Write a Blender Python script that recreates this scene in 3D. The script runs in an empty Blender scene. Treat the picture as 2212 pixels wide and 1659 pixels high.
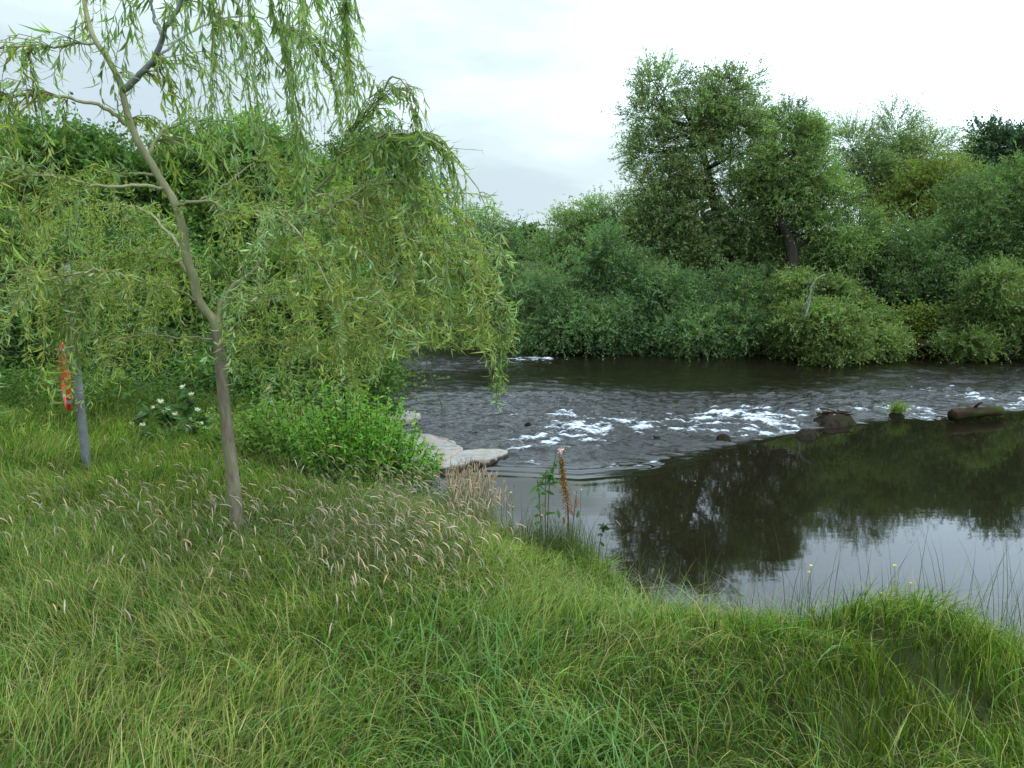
import bpy, math, random
import numpy as np
from mathutils import Vector
random.seed(7)
R = np.random.default_rng(11)
S = bpy.context.scene
C = S.collection

# ------------------------------------------------------------------ camera
FPX, CX, CY, PITCH, CAMZ = 1640.0, 1106.0, 829.5, math.radians(10.5), 2.35   # pixels of a 2212 wide frame
cam = bpy.data.cameras.new('camera'); cob = bpy.data.objects.new('camera', cam); C.objects.link(cob)
cam.sensor_fit = 'HORIZONTAL'; cam.sensor_width = 36; cam.lens = 36 * FPX / 2212
cam.clip_start = 0.05; cam.clip_end = 2000
cob.location = (0, 0, CAMZ); cob.rotation_euler = (math.radians(90) - PITCH, 0, 0)
S.camera = cob

# ------------------------------------------------------------------ sky, sun, exposure
SUN_EL, SUN_AZ = math.radians(60), math.radians(125)      # azimuth clockwise from +Y
w = bpy.data.worlds.new('World'); S.world = w; w.use_nodes = True
nt = w.node_tree; nt.nodes.clear()
def N(tree, t, **k):
    n = tree.nodes.new(t)
    for a, b in k.items(): setattr(n, a, b)
    return n
out = N(nt, 'ShaderNodeOutputWorld'); bg = N(nt, 'ShaderNodeBackground'); bg.inputs['Strength'].default_value = 0.1
sky = N(nt, 'ShaderNodeTexSky', sky_type='NISHITA'); sky.sun_disc = False
sky.sun_elevation = SUN_EL; sky.sun_rotation = SUN_AZ
tc = N(nt, 'ShaderNodeTexCoord'); sep = N(nt, 'ShaderNodeSeparateXYZ')
nt.links.new(tc.outputs['Generated'], sep.inputs[0])
# cloud deck: brighter overhead and to the right, greyer low down and to the left
mp = N(nt, 'ShaderNodeMapping'); mp.inputs['Scale'].default_value = (1.6, 1.6, 5.5)
nt.links.new(tc.outputs['Generated'], mp.inputs[0])
no = N(nt, 'ShaderNodeTexNoise'); no.inputs['Scale'].default_value = 1.7; no.inputs['Detail'].default_value = 7; no.inputs['Roughness'].default_value = 0.52
nt.links.new(mp.outputs[0], no.inputs['Vector'])
def math_n(op, a, b=None, c=None, clamp=False):
    n = N(nt, 'ShaderNodeMath', operation=op); n.use_clamp = clamp
    for i, v in enumerate((a, b, c)):
        if v is None: continue
        if isinstance(v, (int, float)): n.inputs[i].default_value = v
        else: nt.links.new(v, n.inputs[i])
    return n.outputs[0]
lift = math_n('MULTIPLY_ADD', sep.outputs['X'], 0.5, sep.outputs['Z'])
lift = math_n('MULTIPLY_ADD', no.outputs['Fac'], 0.80, lift); lift = math_n('SUBTRACT', lift, 0.09)
ramp = N(nt, 'ShaderNodeValToRGB'); cr = ramp.color_ramp; cr.interpolation = 'EASE'
cr.elements[0].position = 0.0; cr.elements[0].color = (6.2, 7.4, 8.4, 1)
cr.elements[1].position = 1.0; cr.elements[1].color = (26, 32.5, 38.5, 1)
for p, c in ((0.30, (6.9, 8.4, 9.2)), (0.40, (8.2, 9.9, 10.4)), (0.54, (10.6, 13.2, 13.7)), (0.70, (22.5, 27.6, 32))):
    e = cr.elements.new(p); e.color = (*c, 1)
nt.links.new(lift, ramp.inputs[0])
mx = N(nt, 'ShaderNodeMix', data_type='RGBA'); mx.inputs['Factor'].default_value = 0.94
nt.links.new(sky.outputs[0], mx.inputs['A']); nt.links.new(ramp.outputs[0], mx.inputs['B'])
nt.links.new(mx.outputs['Result'], bg.inputs['Color']); nt.links.new(bg.outputs[0], out.inputs['Surface'])
sl = bpy.data.lights.new('sun', 'SUN'); sl.energy = 1.3; sl.angle = math.radians(40); sl.color = (1, 0.97, 0.92)
so = bpy.data.objects.new('sun', sl); C.objects.link(so)
sd = Vector((math.sin(SUN_AZ) * math.cos(SUN_EL), math.cos(SUN_AZ) * math.cos(SUN_EL), math.sin(SUN_EL)))
so.rotation_euler = sd.to_track_quat('Z', 'Y').to_euler(); so.location = (0, 0, 30)
S.view_settings.view_transform = 'Standard'; S.view_settings.look = 'None'
S.view_settings.exposure = 0.0; S.view_settings.gamma = 1; S.view_settings.use_curve_mapping = False
S.cycles.max_bounces = 6; S.cycles.diffuse_bounces = 3; S.cycles.glossy_bounces = 3
S.cycles.transmission_bounces = 3; S.cycles.transparent_max_bounces = 4
S.cycles.use_denoising = True
S.cycles.caustics_reflective = False; S.cycles.caustics_refractive = False

# ------------------------------------------------------------------ helpers
ct, st = math.cos(PITCH), math.sin(PITCH)
def ray(px, py):
    a, b = (px - CX) / FPX, (CY - py) / FPX
    return a, ct + b * st, -st + b * ct
def at(px, py, z=0.0):
    d = ray(px, py); t = (z - CAMZ) / d[2]
    return np.array((d[0] * t, d[1] * t, z))
def P(px, py, Y):
    d = ray(px, py); t = Y / d[1]
    return np.array((d[0] * t, Y, CAMZ + d[2] * t))
def proj(p):
    p = np.asarray(p, float); x, y, z = p[..., 0], p[..., 1], p[..., 2] - CAMZ
    f = y * ct - z * st; u = y * st + z * ct
    f = np.where(np.abs(f) < 1e-3, 1e-3, f)
    return CX + FPX * x / f, CY - FPX * u / f
def vn2(x, y, seed=0):
    x = np.asarray(x, float); y = np.asarray(y, float)
    xi, yi = np.floor(x).astype(np.int64), np.floor(y).astype(np.int64)
    fx, fy = x - xi, y - yi
    fx = fx * fx * (3 - 2 * fx); fy = fy * fy * (3 - 2 * fy)
    def h(i, j):
        n = (i * 374761393 + j * 668265263 + seed * 1442695041) & 0xffffffff
        n = ((n ^ (n >> 13)) * 1274126177) & 0xffffffff
        return ((n ^ (n >> 16)) & 0xffff) / 65535.0
    return (h(xi, yi) * (1 - fx) + h(xi + 1, yi) * fx) * (1 - fy) + (h(xi, yi + 1) * (1 - fx) + h(xi + 1, yi + 1) * fx) * fy
def fbm(x, y, seed=0, o=3):
    s, a, t = 0, 1.0, 0
    for k in range(o):
        s = s + a * vn2(x * 2 ** k + 17.3 * k, y * 2 ** k - 9.1 * k, seed + k); t += a; a *= .5
    return s / t
def sm(a, b, x):
    t = np.clip((x - a) / (b - a), 0, 1); return t * t * (3 - 2 * t)
def nrm(v):
    return v / np.maximum(np.linalg.norm(v, axis=-1, keepdims=True), 1e-9)
def rdir(n):
    return nrm(R.normal(size=(n, 3)))

class MB:                                     # collects quads/tris, then becomes ONE mesh object
    def __init__(s): s.v, s.f, s.c, s.m, s.n = [], [], [], [], 0
    def add(s, v, f, col=(.5, .5, .5), mi=0):
        v = np.asarray(v, float).reshape(-1, 3); f = np.asarray(f, np.int64)
        col = np.asarray(col, float)
        if col.ndim == 1: col = np.tile(col, (len(v), 1))
        s.v.append(v); s.f.append(f + s.n); s.c.append(col); s.m.append(np.full(len(f), mi)); s.n += len(v)
    def build(s, name, mats, parent=None, smooth=False):
        me = bpy.data.meshes.new(name)
        v = np.concatenate(s.v); c = np.concatenate(s.c)
        if parent is not None: v = v - np.array(parent.location)
        me.vertices.add(len(v)); me.vertices.foreach_set('co', v.astype(np.float32).ravel())
        li = np.concatenate([f.ravel() for f in s.f]); cnt = np.concatenate([np.full(len(f), f.shape[1]) for f in s.f])
        me.loops.add(len(li)); me.loops.foreach_set('vertex_index', li.astype(np.int32))
        stt = np.concatenate(([0], np.cumsum(cnt)[:-1]))
        me.polygons.add(len(cnt)); me.polygons.foreach_set('loop_start', stt.astype(np.int32))
        for m in (mats if isinstance(mats, (list, tuple)) else [mats]): me.materials.append(m)
        me.polygons.foreach_set('material_index', np.concatenate(s.m).astype(np.int32))
        if smooth: me.polygons.foreach_set('use_smooth', np.ones(len(cnt), bool))
        at_ = me.attributes.new('Col', 'FLOAT_COLOR', 'POINT')
        at_.data.foreach_set('color', np.concatenate([c, np.ones((len(c), 1))], 1).astype(np.float32).ravel())
        me.update(calc_edges=True)
        o = bpy.data.objects.new(name, me); C.objects.link(o)
        if parent is not None: o.parent = parent
        return o
def tag(o, label=None, cat=None, group=None, kind=None):
    for k, v in (('label', label), ('category', cat), ('group', group), ('kind', kind)):
        if v: o[k] = v
    return o
def thing(name, loc, label, cat, group=None):
    o = bpy.data.objects.new(name, None); C.objects.link(o); o.location = [float(q) for q in loc]
    o.empty_display_size = .1
    return tag(o, label, cat, group)
def spline(pts, n):
    p = np.asarray(pts, float); m = len(p)
    if m < 3:
        t = np.linspace(0, 1, n)[:, None]; return p[0] * (1 - t) + p[-1] * t
    q = np.vstack((2 * p[0] - p[1], p, 2 * p[-1] - p[-2]))
    u = np.linspace(0, m - 1, n); i = np.minimum(u.astype(int), m - 2); t = (u - i)[:, None]
    a, b, c, d = q[i], q[i + 1], q[i + 2], q[i + 3]
    return .5 * (2 * b + (c - a) * t + (2 * a - 5 * b + 4 * c - d) * t ** 2 + (3 * b - a - 3 * c + d) * t ** 3)
def tube(mb, pts, r0, r1, n=6, col=(.5, .5, .5), mi=0, wob=0.0, pw=1.0):
    p = np.asarray(pts, float); m = len(p)
    r = r0 + (r1 - r0) * np.linspace(0, 1, m) ** pw
    t = nrm(np.gradient(p, axis=0))
    ref = np.where(np.abs(t[:, 2:3]) > .9, np.array([[1., 0, 0]]), np.array([[0, 0, 1.]]))
    if (np.abs(t[:, 2]) > .9).any() and not (np.abs(t[:, 2]) > .9).all(): ref = np.tile(np.array([[.31, .95, .05]]), (m, 1))
    a = nrm(np.cross(t, ref)); b = np.cross(t, a)
    an = np.linspace(0, 2 * np.pi, n, endpoint=False)
    rr = r[:, None] * (1 + wob * R.normal(size=(m, n)))
    v = p[:, None] + rr[..., None] * (np.cos(an)[None, :, None] * a[:, None] + np.sin(an)[None, :, None] * b[:, None])
    v = np.vstack((v.reshape(-1, 3), p[0], p[-1]))
    i, j = np.meshgrid(np.arange(m - 1), np.arange(n), indexing='ij'); j2 = (j + 1) % n
    f = np.stack((i * n + j, i * n + j2, (i + 1) * n + j2, (i + 1) * n + j), -1).reshape(-1, 4)
    mb.add(v, f, col, mi)
    k = np.arange(n); k2 = (k + 1) % n
    mb.add(np.zeros((0, 3)), np.zeros((0, 3), int), np.zeros((0, 3)))
    base = mb.n - len(v)
    mb.f.append(np.concatenate((np.stack((k2, k, np.full(n, m * n)), -1), np.stack((k + (m - 1) * n, k2 + (m - 1) * n, np.full(n, m * n + 1)), -1))) + base)
    mb.m.append(np.full(2 * n, mi))
def leaves(mb, p, d, L, W, col, mi=0, up=None, curl=0.0):
    """leaf blades: p base, d direction, L length, W width (arrays)"""
    n = len(p); d = nrm(d)
    u = rdir(n) if up is None else nrm(up + .5 * R.normal(size=(n, 3)))
    s = nrm(np.cross(d, u)); nn = np.cross(s, d)
    L = np.broadcast_to(L, n)[:, None]; W = np.broadcast_to(W, n)[:, None]
    if not curl:
        v = np.stack((p, p + d * L * .42 + s * W * .5 + nn * W * .15, p + d * L, p + d * L * .42 - s * W * .5 + nn * W * .15), 1)
        f = np.arange(n * 4).reshape(n, 4); k = 4
    else:
        cu = curl * (R.random((n, 1)) * 1.6 - .3)
        q1 = p + d * L * .33 - nn * L * cu * .08; q2 = p + d * L * .68 - nn * L * cu * .32; q3 = p + d * L * .96 - nn * L * cu * .75
        v = np.stack((p, q1 + s * W * .5, q1 - s * W * .5, q2 + s * W * .42, q2 - s * W * .42, q3), 1)
        b = np.arange(n)[:, None] * 6
        f4 = b + np.array([[1, 2, 4, 3]]); f3 = np.concatenate((b + np.array([[0, 2, 1]]), b + np.array([[3, 4, 5]])))
        col = np.asarray(col); col = np.repeat(col, 6, 0) if col.ndim == 2 else col
        mb.add(v.reshape(-1, 3), f4, col, mi)
        mb.f.append(f3 + mb.n - n * 6); mb.m.append(np.full(len(f3), mi)); return
    col = np.asarray(col); col = np.repeat(col, k, 0) if col.ndim == 2 else col
    mb.add(v.reshape(-1, 3), f, col, mi)
def vary(base, n, dv=.18, dh=.06):
    c = np.tile(np.asarray(base, float), (n, 1)) * (1 + dv * R.normal(size=(n, 1)))
    c[:, 0] *= 1 + dh * R.normal(size=n) * 2; c[:, 2] *= 1 + dh * R.normal(size=n) * 2
    return np.clip(c, .004, .9)

# ------------------------------------------------------------------ materials
def mat(name):
    m = bpy.data.materials.new(name); m.use_nodes = True; m.node_tree.nodes.clear(); return m, m.node_tree
def veg(name, transl=.32, rough=.55, spec=.35):
    m, t = mat(name)
    o = N(t, 'ShaderNodeOutputMaterial'); a = N(t, 'ShaderNodeAttribute', attribute_name='Col')
    p = N(t, 'ShaderNodeBsdfPrincipled'); p.inputs['Roughness'].default_value = rough; p.inputs['Specular IOR Level'].default_value = spec
    tr = N(t, 'ShaderNodeBsdfTranslucent'); mi = N(t, 'ShaderNodeMixShader'); mi.inputs[0].default_value = transl
    g = N(t, 'ShaderNodeMix', data_type='RGBA', blend_type='MULTIPLY'); g.inputs['Factor'].default_value = 1; g.inputs['B'].default_value = (1.1, 1.35, .5, 1)
    t.links.new(a.outputs['Color'], p.inputs['Base Color']); t.links.new(a.outputs['Color'], g.inputs['A'])
    t.links.new(g.outputs['Result'], tr.inputs['Color'])
    t.links.new(p.outputs[0], mi.inputs[1]); t.links.new(tr.outputs[0], mi.inputs[2]); t.links.new(mi.outputs[0], o.inputs['Surface'])
    return m
def surf(name, c1, c2, scale=8, rough=.8, bump=.3, stretch=(1, 1, 1), c3=None, spec=.3, detail=8, usecol=False):
    m, t = mat(name)
    o = N(t, 'ShaderNodeOutputMaterial'); p = N(t, 'ShaderNodeBsdfPrincipled')
    p.inputs['Roughness'].default_value = rough; p.inputs['Specular IOR Level'].default_value = spec
    tc = N(t, 'ShaderNodeTexCoord'); mp = N(t, 'ShaderNodeMapping'); mp.inputs['Scale'].default_value = stretch
    n = N(t, 'ShaderNodeTexNoise'); n.inputs['Scale'].default_value = scale; n.inputs['Detail'].default_value = detail; n.inputs['Roughness'].default_value = .62
    r = N(t, 'ShaderNodeValToRGB'); r.color_ramp.elements[0].position = .32; r.color_ramp.elements[1].position = .68
    r.color_ramp.elements[0].color = (*c1, 1); r.color_ramp.elements[1].color = (*c2, 1)
    t.links.new(tc.outputs['Object'], mp.inputs[0]); t.links.new(mp.outputs[0], n.inputs['Vector']); t.links.new(n.outputs['Fac'], r.inputs[0])
    colo = r.outputs[0]
    if c3:
        n2 = N(t, 'ShaderNodeTexNoise'); n2.inputs['Scale'].default_value = scale * .35; n2.inputs['Detail'].default_value = 5
        r2 = N(t, 'ShaderNodeValToRGB'); r2.color_ramp.elements[0].position = .5; r2.color_ramp.elements[1].position = .62
        mx = N(t, 'ShaderNodeMix', data_type='RGBA'); mx.inputs['B'].default_value = (*c3, 1)
        t.links.new(tc.outputs['Object'], n2.inputs['Vector']); t.links.new(n2.outputs['Fac'], r2.inputs[0])
        t.links.new(r2.outputs[0], mx.inputs['Factor']); t.links.new(colo, mx.inputs['A']); colo = mx.outputs['Result']
    if usecol:
        a = N(t, 'ShaderNodeAttribute', attribute_name='Col'); mu = N(t, 'ShaderNodeMix', data_type='RGBA', blend_type='MULTIPLY')
        mu.inputs['Factor'].default_value = 1; t.links.new(colo, mu.inputs['A']); t.links.new(a.outputs['Color'], mu.inputs['B']); colo = mu.outputs['Result']
    t.links.new(colo, p.inputs['Base Color'])
    b = N(t, 'ShaderNodeBump'); b.inputs['Strength'].default_value = bump; b.inputs['Distance'].default_value = .02
    t.links.new(n.outputs['Fac'], b.inputs['Height']); t.links.new(b.outputs[0], p.inputs['Normal'])
    t.links.new(p.outputs[0], o.inputs['Surface']); return m
M_leaf = veg('leaf', .46, .5, .18); M_grass = veg('grass', .38, .6, .08); M_dry = veg('dry_grass', .25, .7, .1)
M_petal = veg('petal', .25, .6, .2)
M_soil = surf('soil', (.022, .026, .010), (.045, .055, .018), 5, .95, .5, c3=(.035, .055, .014), spec=.03)
M_bark = surf('young_bark', (.15, .145, .07), (.29, .27, .14), 22, .75, .35, (1, 1, .3))
M_stem = surf('trunk_bark', (.10, .075, .05), (.25, .20, .14), 34, .85, .7, (1, 1, .22), c3=(.16, .16, .075))
M_dark = surf('dark_bark', (.012, .010, .007), (.05, .042, .03), 6, .9, .5, (1, 1, .3))
M_grey = surf('grey_bark', (.12, .12, .12), (.24, .235, .22), 20, .8, .3, (1, 1, .4))
M_rock = surf('pale_rock', (.165, .158, .138), (.27, .258, .228), 9, .9, .7, (1, 1, 2), c3=(.24, .205, .165), usecol=True, spec=.15)
M_wet = surf('wet_rock', (.006, .005, .003), (.026, .019, .011), 14, .85, 1.0, c3=(.014, .018, .005), spec=.06)
M_log = surf('river_log', (.012, .008, .004), (.045, .028, .014), 12, .9, .9, (.25, 1, 1), c3=(.028, .04, .008), spec=.06)
M_steel = surf('galvanised_steel', (.085, .088, .088), (.16, .165, .165), 14, .5, .08, spec=.6)
M_red = surf('red_plastic', (.48, .035, .014), (.62, .05, .02), 10, .45, .05)
M_white = surf('white_band', (.28, .28, .29), (.36, .36, .37), 10, .5, .05)

# ------------------------------------------------------------------ the river's plan
edge_px = [(2290, 1455), (2212, 1400), (2120, 1372), (1990, 1350), (1900, 1335), (1800, 1322), (1735, 1330), (1690, 1352), (1640, 1345), (1560, 1312),
           (1440, 1290), (1370, 1262), (1322, 1215), (1275, 1160), (1190, 1120), (1100, 1092), (1060, 1060), (1000, 1050), (940, 1040)]
near = [at(x, y, .55)[:2] + np.array((.10, .22)) * (1200 < x < 1700) for x, y in edge_px]
left = [(-1.05, 6.9), (-1.15, 7.5), (-1.3, 8.3), (-1.62, 9.4), (-2.0, 11.2), (-2.35, 12.7), (-3.6, 14.0), (-8, 15.5), (-40, 22)]
far = [(-40, 30), (-8, 19.2), (-3, 17.7), (0, 16.6), (1.5, 15.9), (4, 15.7), (7, 15.35), (10.5, 15.0), (16, 14.6), (60, 12)]
river = np.array([(60, -20), (6, -1), (3.6, 1.2)] + [tuple(p) for p in near] + left + far)
def sdist(x, y, poly):
    """signed distance to a closed polygon, negative inside"""
    x = np.asarray(x, float); y = np.asarray(y, float)
    d = np.full(x.shape, 1e9); ins = np.zeros(x.shape, bool); n = len(poly)
    for i in range(n):
        ax, ay = poly[i]; bx, by = poly[(i + 1) % n]; ex, ey = bx - ax, by - ay
        t = np.clip(((x - ax) * ex + (y - ay) * ey) / (ex * ex + ey * ey + 1e-12), 0, 1)
        d = np.minimum(d, np.hypot(x - ax - t * ex, y - ay - t * ey))
        if ay != by:
            ins ^= ((ay > y) != (by > y)) & (x < (bx - ax) * (y - ay) / (by - ay) + ax)
    return np.where(ins, -d, d)
hump = at(1990, 1400, .85)[:2]; furrow = [at(1760, 1400, .75)[:2], at(1900, 1480, .75)[:2], at(2000, 1540, .75)[:2], at(2150, 1580, .75)[:2]]
def height(x, y):
    x = np.asarray(x, float); y = np.asarray(y, float)
    d = sdist(x, y, river)
    nb = y < 14 - .35 * np.maximum(x, 0)                         # near side of the river
    nb = nb & ~((x > -3) & (y > 13.2))
    zn = -.45 * sm(.0, -.5, d) + .42 * sm(-.06, .14, d) + .33 * sm(.1, 1.3, d)
    zf = -.45 * sm(.0, -.5, d) + .35 * sm(-.05, .5, d) + 1.1 * sm(.3, 6, d)
    z = np.where(nb, zn, zf)
    z = z + np.where(d > .1, 1, 0) * ((fbm(x * 1.3, y * 1.3, 3) - .5) * .16 * sm(.1, .8, d))
    h = np.exp(-(((x - hump[0]) / .75) ** 2 + ((y - hump[1] - .16) / .45) ** 2)); z = z + .37 * h * sm(.0, .10, d)
    fd = np.full(x.shape, 9.)
    for a, b in zip(furrow[:-1], furrow[1:]):
        e = b - a; t = np.clip(((x - a[0]) * e[0] + (y - a[1]) * e[1]) / (e @ e), 0, 1)
        fd = np.minimum(fd, np.hypot(x - a[0] - t * e[0], y - a[1] - t * e[1]))
    return z - .10 * np.exp(-(fd / .09) ** 2)

# ------------------------------------------------------------------ ground: one sheet to the horizon
def axis(c, lo, hi, fine, n):
    u = np.linspace(-1, 1, n); return c + np.sign(u) * (fine * np.abs(u) + (hi - fine) * np.abs(u) ** 7)
gx = np.unique(axis(0, 0, 600, 14, 361)); gy = np.unique(axis(7, 0, 600, 14, 361))
X, Y = np.meshgrid(gx, gy, indexing='ij'); Z = height(X, Y)
def grid_faces(a, b):
    i, j = np.meshgrid(np.arange(a - 1), np.arange(b - 1), indexing='ij')
    return np.stack((i * b + j, (i + 1) * b + j, (i + 1) * b + j + 1, i * b + j + 1), -1).reshape(-1, 4)
mb = MB(); mb.add(np.stack((X, Y, Z), -1), grid_faces(*X.shape)); tag(mb.build('ground', M_soil, smooth=True), kind='structure')

# ------------------------------------------------------------------ the river: mesh waves, a small drop at the rapids, foam where it breaks
lip = [(860, 1015), (1080, 1012), (1250, 1020), (1400, 1008), (1560, 975), (1740, 935), (1900, 915), (2060, 905), (2240, 890), (2700, 850)]
lipw = np.array([at(x, y, 0)[:2] for x, y in lip])
wx = np.arange(-9, 16, .03); wy = np.concatenate((np.arange(1.0, 5.0, .06), np.arange(5.0, 7.4, .03), np.arange(7.4, 11.6, .018), np.arange(11.6, 20.5, .06)))
X, Y = np.meshgrid(wx, wy, indexing='ij')
yl = np.interp(X, lipw[:, 0], lipw[:, 1]); up = Y - yl                       # metres upstream of the lip
px, py = proj(np.stack((X, Y, np.zeros_like(X)), -1))
def blob(cx, cy, rx, ry): return np.exp(-(((px - cx) / rx) ** 2 + ((py - cy) / ry) ** 2))
rough = sm(-.02, .35, up)
# zones: strong chop in the rapids, darker glide behind, second riffle far left and on the far right
chop = .16 + .16 * fbm(X * .7, Y * 1.6, 77) + 1.0 * blob(1200, 935, 320, 70) + .35 * blob(1500, 865, 500, 24) + 1.0 * blob(1620, 915, 200, 34) + .8 * blob(2060, 850, 280, 34) + .9 * blob(960, 790, 200, 16) + .7 * blob(2150, 810, 260, 26)
chop = np.clip(chop, 0, 1.15) * rough
n1 = fbm(X * 3.0 + 1.2 * Y, Y * 6.5, 21, 2) - .5; n2 = fbm(X * 8 + 4.0 * Y, Y * 17, 31, 2) - .5
rid = 1 - np.abs(2 * fbm(X * 5.0 - Y, Y * 7.0, 41, 3) - 1)
Zw = .07 * sm(0, .9, up) + chop * (.075 * n1 + .058 * n2 + .022 * (fbm(X * 13 + 5 * Y, Y * 27, 36, 2) - .5))
Zw = Zw + .004 * rough * (fbm(X * 6, Y * 14, 51, 2) - .5)
stp = np.exp(-((up - .12) / .10) ** 2) * (px < 1480) * (px > 1060)           # standing ripples where the tongue meets the pool
Zw = Zw + .006 * np.sin(up * 34) * np.exp(-(up / .22) ** 2) * sm(960, 1080, px) * sm(1560, 1400, px)
# foam
fo = np.zeros_like(X)
for cx, cy, rx, ry, s in ((1250, 940, 70, 16, .9), (1200, 958, 90, 14, .75), (1310, 925, 60, 12, .8), (1390, 935, 50, 10, .75), (1165, 975, 60, 9, .8), (1260, 970, 50, 8, .6), (1230, 905, 55, 9, .5), (1100, 905, 45, 6, .3),
                          (1560, 906, 45, 11, 1.25), (1620, 902, 45, 12, 1.15), (1655, 918, 60, 11, 1.3), (1705, 927, 34, 8, 1.4), (1520, 912, 30, 8, .8), (1480, 935, 80, 12, .55), (1600, 935, 80, 12, .6), (1430, 915, 30, 7, .4),
                          (1880, 890, 55, 7, .62), (1950, 893, 60, 7, .6), (1800, 900, 40, 6, .5), (2030, 902, 40, 6, .6), (2110, 866, 60, 7, .6), (2185, 880, 36, 6, .8), (2230, 868, 40, 7, .5), (2020, 850, 60, 7, .35),
                          (1160, 783, 58, 3.6, 1.2), (1060, 790, 40, 4, .5), (1375, 1005, 70, 7, .55), (1180, 1000, 60, 5, .45), (1700, 905, 50, 8, .5)):
    fo = np.maximum(fo, s * np.exp(-(((px - cx) / rx) ** 2 + ((py - cy) / ry) ** 2) ** 1.3))
brk = fbm(X * 6 + 2.5 * Y, Y * 17, 61, 4)
fo = np.clip(fo * .62 + (brk - .54) * 2.9 * sm(.02, .25, fo), 0, 1) * sm(-.04, .08, up)
fo = np.maximum(fo, .45 * sm(.64, .74, brk) * sm(.75, 1.1, chop) * sm(.5, .65, fbm(X * 1.2, Y * 1.7, 71)))
Zw = Zw + .03 * fo * (.4 + fbm(X * 14, Y * 18, 81, 2))
m, t = mat('river_water')
o = N(t, 'ShaderNodeOutputMaterial'); p = N(t, 'ShaderNodeBsdfPrincipled'); a = N(t, 'ShaderNodeAttribute', attribute_name='Col'); sp = N(t, 'ShaderNodeSeparateColor')
t.links.new(a.outputs['Color'], sp.inputs[0])
tcn = N(t, 'ShaderNodeTexCoord')
def wnoise(scale, sc, det=3):
    mp = N(t, 'ShaderNodeMapping'); mp.inputs['Scale'].default_value = sc; n = N(t, 'ShaderNodeTexNoise')
    n.inputs['Scale'].default_value = scale; n.inputs['Detail'].default_value = det
    t.links.new(tcn.outputs['Object'], mp.inputs[0]); t.links.new(mp.outputs[0], n.inputs['Vector']); return n.outputs['Fac']
fn = wnoise(30, (.7, 1.9, 1), 8)
fm = N(t, 'ShaderNodeMath', operation='MULTIPLY_ADD'); t.links.new(fn, fm.inputs[0]); fm.inputs[1].default_value = 1.7; t.links.new(sp.outputs[0], fm.inputs[2])
fr = N(t, 'ShaderNodeMapRange', interpolation_type='SMOOTHSTEP'); fr.inputs['From Min'].default_value = 1.12; fr.inputs['From Max'].default_value = 1.95
t.links.new(fm.outputs[0], fr.inputs['Value'])
cm = N(t, 'ShaderNodeMix', data_type='RGBA'); cm.inputs['A'].default_value = (.008, .0065, .0035, 1); cm.inputs['B'].default_value = (.52, .57, .60, 1)
t.links.new(fr.outputs[0], cm.inputs['Factor']); t.links.new(cm.outputs['Result'], p.inputs['Base Color'])
rm = N(t, 'ShaderNodeMix', data_type='FLOAT'); rm.inputs['A'].default_value = .03; rm.inputs['B'].default_value = .6
t.links.new(fr.outputs[0], rm.inputs['Factor']); t.links.new(rm.outputs['Result'], p.inputs['Roughness'])
p.inputs['IOR'].default_value = 1.333
b1 = N(t, 'ShaderNodeBump'); b1.inputs['Distance'].default_value = .017; b1.inputs['Strength'].default_value = 1
mu = N(t, 'ShaderNodeMath', operation='MULTIPLY'); t.links.new(wnoise(26, (1, 1.6, 1), 4), mu.inputs[0]); t.links.new(sp.outputs[1], mu.inputs[1])
t.links.new(mu.outputs[0], b1.inputs['Height'])
b2 = N(t, 'ShaderNodeBump'); b2.inputs['Distance'].default_value = .0013; b2.inputs['Strength'].default_value = .35
t.links.new(wnoise(3.2, (.7, 2.4, 1), 2), b2.inputs['Height']); t.links.new(b1.outputs[0], b2.inputs['Normal'])
t.links.new(b2.outputs[0], p.inputs['Normal']); t.links.new(p.outputs[0], o.inputs['Surface'])
col = np.stack((fo, np.clip(chop - .03, 0, 1), np.zeros_like(fo)), -1).reshape(-1, 3)
mb = MB(); mb.add(np.stack((X, Y, Zw), -1), grid_faces(*X.shape), col); tag(mb.build('river', m, smooth=True), kind='structure')

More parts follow.
